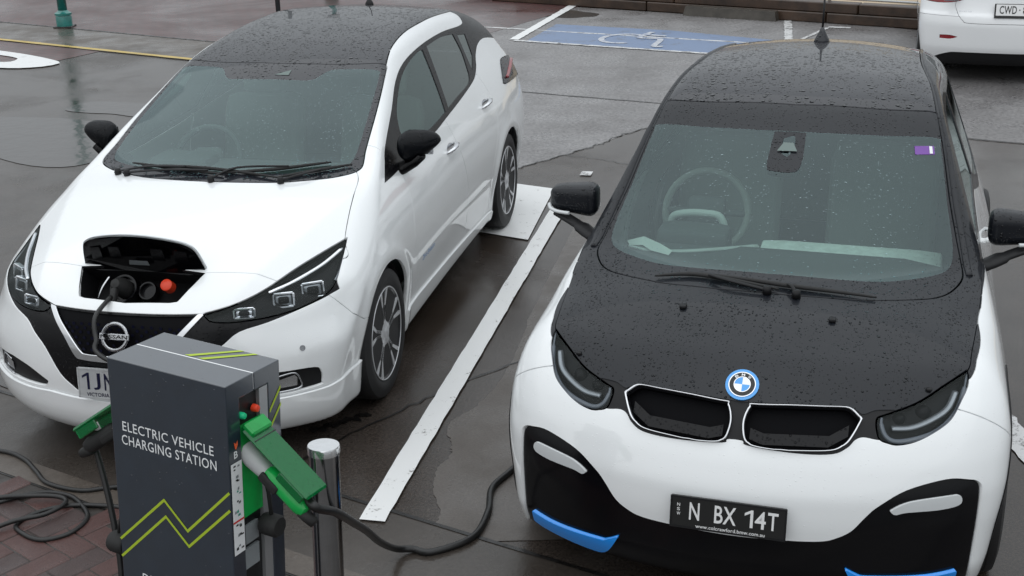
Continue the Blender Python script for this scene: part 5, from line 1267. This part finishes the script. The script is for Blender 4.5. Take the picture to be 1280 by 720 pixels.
# timber edge, sand behind it, rail, wheel stop
K0, K1 = Vector((-.2, 19.0)), Vector((12.5, 10.92)); kd = (K1-K0).normalized(); kn = Vector((-kd.y, kd.x))
tw = empty('timber_edge', (K0.x, K0.y, 0)); tag(tw, 'low dark timber retaining edge between the bays and the sand', 'wall')
L = (K1-K0).length; n = 6
for i in range(n):
    for r_ in (0, 1):
        p = K0+kd*(L*(i+.5)/n+r_*.4)+kn*(.10+r_*.02); MB().box((p.x-K0.x, p.y-K0.y, .065+.128*r_), (L/n-.012, .20, .126), Matrix.Rotation(math.atan2(kd.y, kd.x), 4, 'Z'), .012).build('sleeper', 'timber', tw)
sheet('sand', [tuple(K0+kd*-1+kn*.15), tuple(K0+kd*40+kn*.15), tuple(K0+kd*60+kn*60), tuple(K0+kd*-1+kn*60)], .20, 'sand')
rl = empty('low_rail', tuple(K0+kd*3.0+kn*.32)+(.2,)); tag(rl, 'thin galvanised rail on posts running along the sand', 'railing')
R0 = K0+kd*3.0+kn*.32
for k in range(9):
    p = kd*(k*1.15-.35); MB().tube([(p.x, p.y, -.1), (p.x, p.y, .55)], .022, 8).build('post', 'galvanised', rl, smooth=True)
for zz in (.07, .52):
    p, q = kd*-1, kd*11; MB().tube([(p.x, p.y, zz), (q.x, q.y, zz)], .016, 8).build('rail', 'galvanised', rl, smooth=True)
ws0, ws1 = Vector((2.40, 17.28)), Vector((3.50, 16.60)); d_ = ws1-ws0; m_ = (ws0+ws1)/2
st = MB(); prof = [(-.085, 0), (.085, 0), (.065, .12), (-.065, .12)]; hl_ = d_.length/2
st.prism(prof, lambda a, b, d: (d, a, b), -hl_, hl_)
st.V = [(x*(1-.04*(z > .1)), y, z) for x, y, z in st.V]
o = st.build('wheel_stop', 'concrete_block'); o.location = (m_.x, m_.y, .002); o.rotation_euler = (0, 0, math.atan2(d_.y, d_.x)); tag(o, 'dark concrete wheel stop at the end of the blue bay', 'wheel stop')
# ------------------------------------------------------------------ posts in the distance
def lamp_post(x, y, label, nm='lamp_post'):
    r_ = empty(nm, (x, y, 0)); tag(r_, label, 'lamp post', 'green lamp posts')
    MB().box((0, 0, .012), (.24, .24, .024), bev=.004).build('base_plate', 'joint', r_)
    MB().lathe([(.105, .024), (.105, .15), (.098, .165), (.112, .17), (.112, .195), (.085, .205), (.062, .23)], n=24).build('plinth', 'post_green', r_, auto=40)
    MB().lathe([(.062, .23), (.052, 1.2), (.045, 3.6)], n=20).build('shaft', 'post_green', r_, smooth=True)
    MB().lathe([(.045, 3.6), (.12, 3.66), (.15, 3.95), (.10, 4.08), (.0, 4.12)], n=20).build('lantern', 'drl_white', r_, auto=40)
    return r_
lamp_post(-5.95, 17.55, 'green lamp post with square plinth left of the roof')
lamp_post(-2.62, 19.8, 'green lamp post just behind the black roof with the aerial')
sp_ = empty('sign_pole', (-3.15, 18.1, 0)); tag(sp_, 'thin dark grey metal pole behind the black roof', 'pole')
MB().lathe([(.034, 0), (.034, 3.2), (.0, 3.22)], n=14).build('shaft', 'pole_grey', sp_, smooth=True)
MB().box((0, 0, .006), (.16, .16, .012)).build('foot', 'pole_grey', sp_)
# ------------------------------------------------------------------ charging station
T0 = Vector((-1.167, 3.386, 1.25)); RM = Euler((-.0581, .0271, -.4894)).to_matrix().to_4x4()
W_, D_, H_ = .430, .239, 1.30
ST = empty('charging_station'); ST.matrix_world = Matrix.Translation(T0) @ RM
tag(ST, 'dark grey charging station with lime zigzag lines and green sockets', 'charging station')
def sbox(name, x0, x1, y0, y1, z0, z1, mat, par=None, bev=0): return MB().box(((x0+x1)/2, (y0+y1)/2, (z0+z1)/2), (x1-x0, y1-y0, z1-z0), bev=bev).build(name, mat, par or ST)
# front shell, rear shell and the dark socket core between them
def shell(name, prof): return MB().prism(prof, lambda a, b, d: (d, a, b), 0, W_).build(name, 'station_grey', ST)
for nm, pf in (('front_shell', [(0, -H_), (.057, -H_), (.057, -.055), (.1205, -.055), (.1205, 0), (0, 0)]), ('rear_shell', [(.183, -H_), (D_, -H_), (D_, 0), (.1222, 0), (.1222, -.055), (.183, -.055)])):
    o = shell(nm, pf); md = o.modifiers.new('edge', 'BEVEL'); md.width = .003; md.segments = 2; md.limit_method = 'ANGLE'
sbox('cap_joint', .002, W_-.002, .119, .1235, -.05, -.0005, 'print_white')
core = sbox('core', .014, W_-.014, .0572, .1828, -1.25, -.0555, 'station_black')
for sx, x in ((1, W_), (-1, 0)):
    xi = x-sx*.006
    b_ = lambda nm, y0, y1, z0, z1, mat, th=.006, base=0.0: sbox(nm, min(xi-sx*.01, xi+sx*(th+base)), max(xi-sx*.01, xi+sx*(th+base)), y0, y1, z0, z1, mat, core)
    b_('side_trim', .146, .1825, -1.24, -.057, 'station_steel', .004)
    gp_ = b_('socket_panel', .060, .145, -.43, -.145, 'socket_green', .003)
    b_('info_plate', .066, .124, -.520, -.462, 'print_grey', .001); b_('info_plate', .060, .124, -.600, -.535, 'print_grey', .001)
    for nm, yy, zz, rr, mat in (('stop_button', .124, -.109, .0115, 'red_cap'), ('signal_lamp', .066, -.110, .010, 'signal_green')):
        MB().lathe([(rr, 0), (rr, .012), (rr*.8, .018), (0, .02)], (0, 0, 0), 'x', 20, Matrix.Diagonal((sx, 1, 1, 1))).build(nm, mat, core, auto=40).location = (xi-sx*.002, yy, zz)
    # hinge clip and green flap reaching out and down, with side cheeks
    fl_ = Matrix.Translation((x, .104, -.148)) @ Matrix.Rotation(sx*math.radians(36), 4, 'Y')
    def piece(nm, c, size, mat, par, bev=.006):
        m = MB().box(c, size, bev=bev); m.V = [tuple(fl_ @ Vector((sx*q[0], q[1], q[2]))) for q in m.V]; return m.build(nm, mat, par)
    lid = piece('socket_flap', (.140, 0, 0), (.272, .098, .014), 'flap_green', ST)
    piece('flap_hinge', (.018, 0, .012), (.045, .088, .022), 'socket_green', lid)
    piece('flap_cheek', (.215, -.045, -.018), (.10, .008, .030), 'flap_green', lid, .003); piece('flap_cheek', (.150, .045, -.022), (.23, .008, .040), 'flap_green', lid, .003)
    piece('flap_seam', (.055, 0, .0075), (.003, .094, .002), 'cable_black', lid, 0)
    m = MB().lathe([(.0, .0), (.009, 0), (.010, .002), (.0075, .002), (.007, .001), (.0, .001)], n=18); m.V = [tuple(fl_ @ Vector((sx*(q[0]+.16), q[1]-.0495, -.02+q[2]*0+q[1]*0)) ) for q in m.V]
    # dust cap hanging on its strap
    cx = x+sx*.035
    dc = MB().lathe([(.0, -.03), (.030, -.028), (.034, -.018), (.034, .022), (.028, .03), (.0, .032)], (0, 0, 0), 'x', 24).build('dust_cap', 'rubber', ST, auto=40); dc.location = (cx, .135, -.475) if sx > 0 else (-.036, .03, -.625)
    MB().tube([(0, 0, .03), (-sx*.012, .005, .10), (-sx*.03, .005, .17)], .006, 8).build('cap_strap', 'rubber', dc, smooth=True)
def fpanel(name, pts, y, mat, par=None): return mesh(name, [(a, y, b) for a, b in pts], [tuple(range(len(pts)))], mat, par or ST, False)
def fline(name, pts, w, mat):
    """band of constant vertical width on the front"""
    V = []; F = []
    P = [Vector(p) for p in pts]
    for i, p in enumerate(P):
        d0 = (P[i]-P[i-1]).normalized() if i else (P[1]-P[0]).normalized(); d1 = (P[i+1]-P[i]).normalized() if i < len(P)-1 else d0
        n0 = Vector((-d0.y, d0.x)); n1 = Vector((-d1.y, d1.x)); mtr = (n0+n1).normalized(); k = w/2/max(.3, mtr.dot(n0))
        for s in (-1, 1): q = p+mtr*k*s; V.append((q.x, -.0012, q.y))
    for i in range(len(P)-1): F.append((2*i, 2*i+2, 2*i+3, 2*i+1))
    return mesh(name, V, F, mat, ST, False)
fline('zigzag_line', [(.002, -.586), (.184, -.409), (.267, -.487), (.428, -.322)], .0078, 'print_lime')
fline('zigzag_line', [(.002, -.645), (.187, -.462), (.269, -.537), (.428, -.377)], .0078, 'print_lime')
for txt, x, z, w_, h_ in (('ELECTRIC VEHICLE', .043, -.220, .336, .030), ('CHARGING STATION', .037, -.264, .350, .031), ('DRI', .080, -.712, .060, .031)):
    A, Fc = fit_text(txt, w_, h_, .004, 1.08, (x, z)); mesh('lettering', [(a[0], -.0013, a[1]) for a in A], Fc, 'print_white', ST, False)
for y0, z0, y1, z1 in ((.2395, -.078, .187, -.137), (.2395, -.131, .193, -.183)):
    mesh('lime_stripe', [(W_+.0012, y0, z0), (W_+.0012, y0, z0-.012), (W_+.0012, y1, z1-.012), (W_+.0012, y1, z1)], [(0, 1, 2, 3)], 'print_lime', ST, False)
for xa, xb in ((.178, .292), (.228, .342)):
    mesh('lime_stripe', [(xa, .126, .0012), (xa+.022, .126, .0012), (xb+.016, D_-.003, .0012), (xb, D_-.003, .0012)], [(0, 1, 2, 3)], 'print_lime', ST, False)
# instruction label with little pictures beside the socket
yy0, yy1, zz0, zz1 = .007, .054, -.527, -.239
lab = mesh('instruction_label', [(W_+.001, yy0, zz0), (W_+.001, yy1, zz0), (W_+.001, yy1, zz1), (W_+.001, yy0, zz1)], [(0, 1, 2, 3)], 'print_white', ST, False)
r9 = np.random.default_rng(5)
for k in range(8):
    zc = zz1-(k+.5)*(zz1-zz0)/8
    mt = 'print_teal' if k in (2, 4) else 'plate_black'
    for q in range(3):
        y_, z_ = r9.uniform(yy0+.008, yy1-.016), zc+r9.uniform(-.010, .006); dy, dz = r9.uniform(.006, .013), r9.uniform(.004, .010)
        mesh('pictogram', [(W_+.002, y_, z_), (W_+.002, y_+dy, z_), (W_+.002, y_+dy*.9, z_+dz), (W_+.002, y_+dy*.1, z_+dz*.8)], [(0, 1, 2, 3)], mt if q else 'print_grey', lab, False)
mesh('label_rule', [(W_+.002, yy0, -.425), (W_+.002, yy1, -.425), (W_+.002, yy1, -.419), (W_+.002, yy0, -.419)], [(0, 1, 2, 3)], 'print_red', lab, False)
A, Fc = fit_text('B', .016, .022, .02, 1, (.022, -.226)); mesh('lettering', [(W_+.0013, a[0], a[1]) for a in A], Fc, 'print_white', ST, False)
mesh('brand_mark', [(W_+.0013, .024, -.176), (W_+.0013, .028, -.197), (W_+.0013, .033, -.200), (W_+.0013, .040, -.188), (W_+.0013, .040, -.174), (W_+.0013, .033, -.183)], [(0, 1, 2, 3, 4, 5)], 'orange_red', ST, False)
# ------------------------------------------------------------------ cables with their plugs
SM = Matrix.Translation(T0) @ RM
def s2w(p): return tuple(SM @ Vector(p))
def carw(pose, p): x, y, a = pose; return (x+math.cos(a)*p[0]-math.sin(a)*p[1], y+math.sin(a)*p[0]+math.cos(a)*p[1], p[2])
PL, PB = (-1.456, 5.929, -.22396), (.929, 4.43, -.31611)
CB = empty('charging_cable', (-.6, 4.4, 0)); tag(CB, 'thick black cable from the right green socket to the black-bonneted car', 'cable', 'charging cables')
def child(mb, name, mat, par, **kw):
    o = par.location; mb.V = [(x-o.x, y-o.y, z-o.z) for x, y, z in mb.V]; return mb.build(name, mat, par, **kw)
pts = [s2w((W_+.19, .100, -.335)), s2w((W_+.225, .098, -.352)), (-.528, 3.262, .795), (-.519, 3.55, .585), (-.512, 3.78, .415), (-.500, 4.03, .215), (-.47, 4.24, .055), (-.41, 4.29, .02), (-.334, 4.273, .016), (-.182, 4.37, .016), (-.121, 4.561, .016), (-.105, 4.755, .016), (-.02, 4.91, .016), (.10, 5.15, .016), (.30, 5.7, .016), (.55, 6.4, .016), (.80, 7.0, .05), (.92, 7.15, .4)]
child(MB().tube(smooth_path(pts, 10), .0135, 10), 'cord', 'cable_black', CB, smooth=True)
def plug(par, sx):
    x = W_ if sx > 0 else 0
    f_ = Matrix.Translation(s2w((x, .088, -.235)))@RM @ Matrix.Rotation(sx*math.radians(36), 4, 'Y')
    m = MB().lathe([(.0, -.02), (.030, -.02), (.030, .02), (.026, .06), (.022, .085), (.0, .085)], (0, 0, 0), 'x', 22); m.V = [tuple(f_ @ Vector((sx*q[0], q[1], q[2]))) for q in m.V]; child(m, 'plug', 'plug_grey', par, auto=40)
    V, F = rbox((.155, 0, .008), (.17, .052, .050), .022, 6); m = MB().add([f_ @ Vector((sx*q[0], q[1], q[2])) for q in V], F); child(m, 'plug_handle', 'socket_green' if sx > 0 else 'rubber', par, smooth=True)
    V, F = rbox((.105, -.024, .0), (.07, .016, .030), .007, 5); m = MB().add([f_ @ Vector((sx*q[0], q[1], q[2])) for q in V], F); child(m, 'plug_grip', 'rubber', par, smooth=True)
    m = MB().tube([f_ @ Vector((sx*a, 0, b)) for a, b in ((.225, .0), (.25, -.002), (.275, .0))], [.021, .018, .015], 12); child(m, 'strain_relief', 'rubber', par, smooth=True)
plug(CB, 1)
CL = empty('charging_cable', (-1.5, 4.6, 0)); tag(CL, 'black cable coiled on the bricks and plugged into the nose of the hatchback', 'cable', 'charging cables')
plug(CL, -1)
port_ = lambda a, b, c: Mp @ Vector((a, b, c))
p0 = carw(PL, port_(-.075, 0, .05)); p1 = carw(PL, port_(-.075, -.03, .12))
m = MB().lathe([(.0, -.03), (.042, -.03), (.042, .02), (.034, .05), (.020, .075), (.0, .08)], n=24); m.V = [carw(PL, Mp @ Vector((q[0]-.075, q[1], q[2]+.03))) for q in m.V]; child(m, 'vehicle_plug', 'rubber', CL, auto=40)
V, F = rbox((0, 0, 0), (.030, .09, .036), .013, 6); m = MB().add([carw(PL, Mp @ Vector((q.x-.072, q.y-.065, q.z+.10))) for q in V], F); child(m, 'vehicle_plug_handle', 'rubber', CL, smooth=True)
q0 = carw(PL, (-.072, -.835, .775)); q1 = carw(PL, (-.078, -.965, .735)); q2 = carw(PL, (-.055, -1.02, .66)); q3 = carw(PL, (.01, -1.08, .60))
# down behind the station, out to the left in coils, then up to the left socket
cp = [q0, q1, q2, q3, (-1.22, 4.62, .50), (-1.22, 4.45, .15), (-1.40, 4.60, .03), (-1.60, 4.66, .013), (-1.684, 4.688, .013), (-1.855, 4.703, .013), (-1.973, 4.657, .013), (-2.034, 4.565, .013), (-2.002, 4.503, .013), (-1.9, 4.438, .013), (-1.8, 4.475, .013), (-1.759, 4.583, .013), (-1.798, 4.68, .013), (-1.90, 4.79, .013), (-2.057, 4.805, .015), (-2.3, 4.66, .013), (-2.6, 4.5, .013), (-2.75, 4.35, .013), (-2.55, 4.26, .013), (-2.25, 4.42, .013), (-2.05, 4.545, .034), (-1.93, 4.60, .034), (-1.875, 4.69, .034), (-1.93, 4.745, .034), (-2.1, 4.755, .034), (-2.45, 4.78, .013), (-2.75, 5.0, .013), (-2.62, 5.27, .013), (-2.33, 5.20, .018), (-2.199, 5.117, .018), (-2.106, 5.003, .018), (-2.017, 4.892, .016), (-1.858, 4.822, .016), (-1.728, 4.843, .016), (-1.55, 4.86, .016), (-1.42, 4.70, .02), (-1.45, 4.2, .016), (-1.48, 3.75, .016), (-1.27, 3.40, .12), s2w((-.045, .03, -.85)), s2w((-.06, .05, -.70)), s2w((-.115, .08, -.54)), s2w((-.165, .10, -.42)), s2w((-.19, .100, -.345))]
child(MB().tube(smooth_path(cp, 8), .0100, 10), 'cord', 'cable_black', CL, smooth=True)
# ------------------------------------------------------------------ bollard
BO = empty('bollard', (-.594, 3.335, 0), tuple(Euler((-.0581, .0271, 0)))); tag(BO, 'polished steel bollard with flat wet top beside the charging station', 'bollard')
MB().lathe([(.0455, -.05), (.0455, .936), (.044, .9375)], (0, 0, 0), n=48).build('tube', 'steel', BO, auto=30)
MB().lathe([(.0485, .925), (.0485, .945), (.0465, .950), (.0, .950)], (0, 0, 0), n=48).build('cap', 'wet_steel', BO, auto=30)
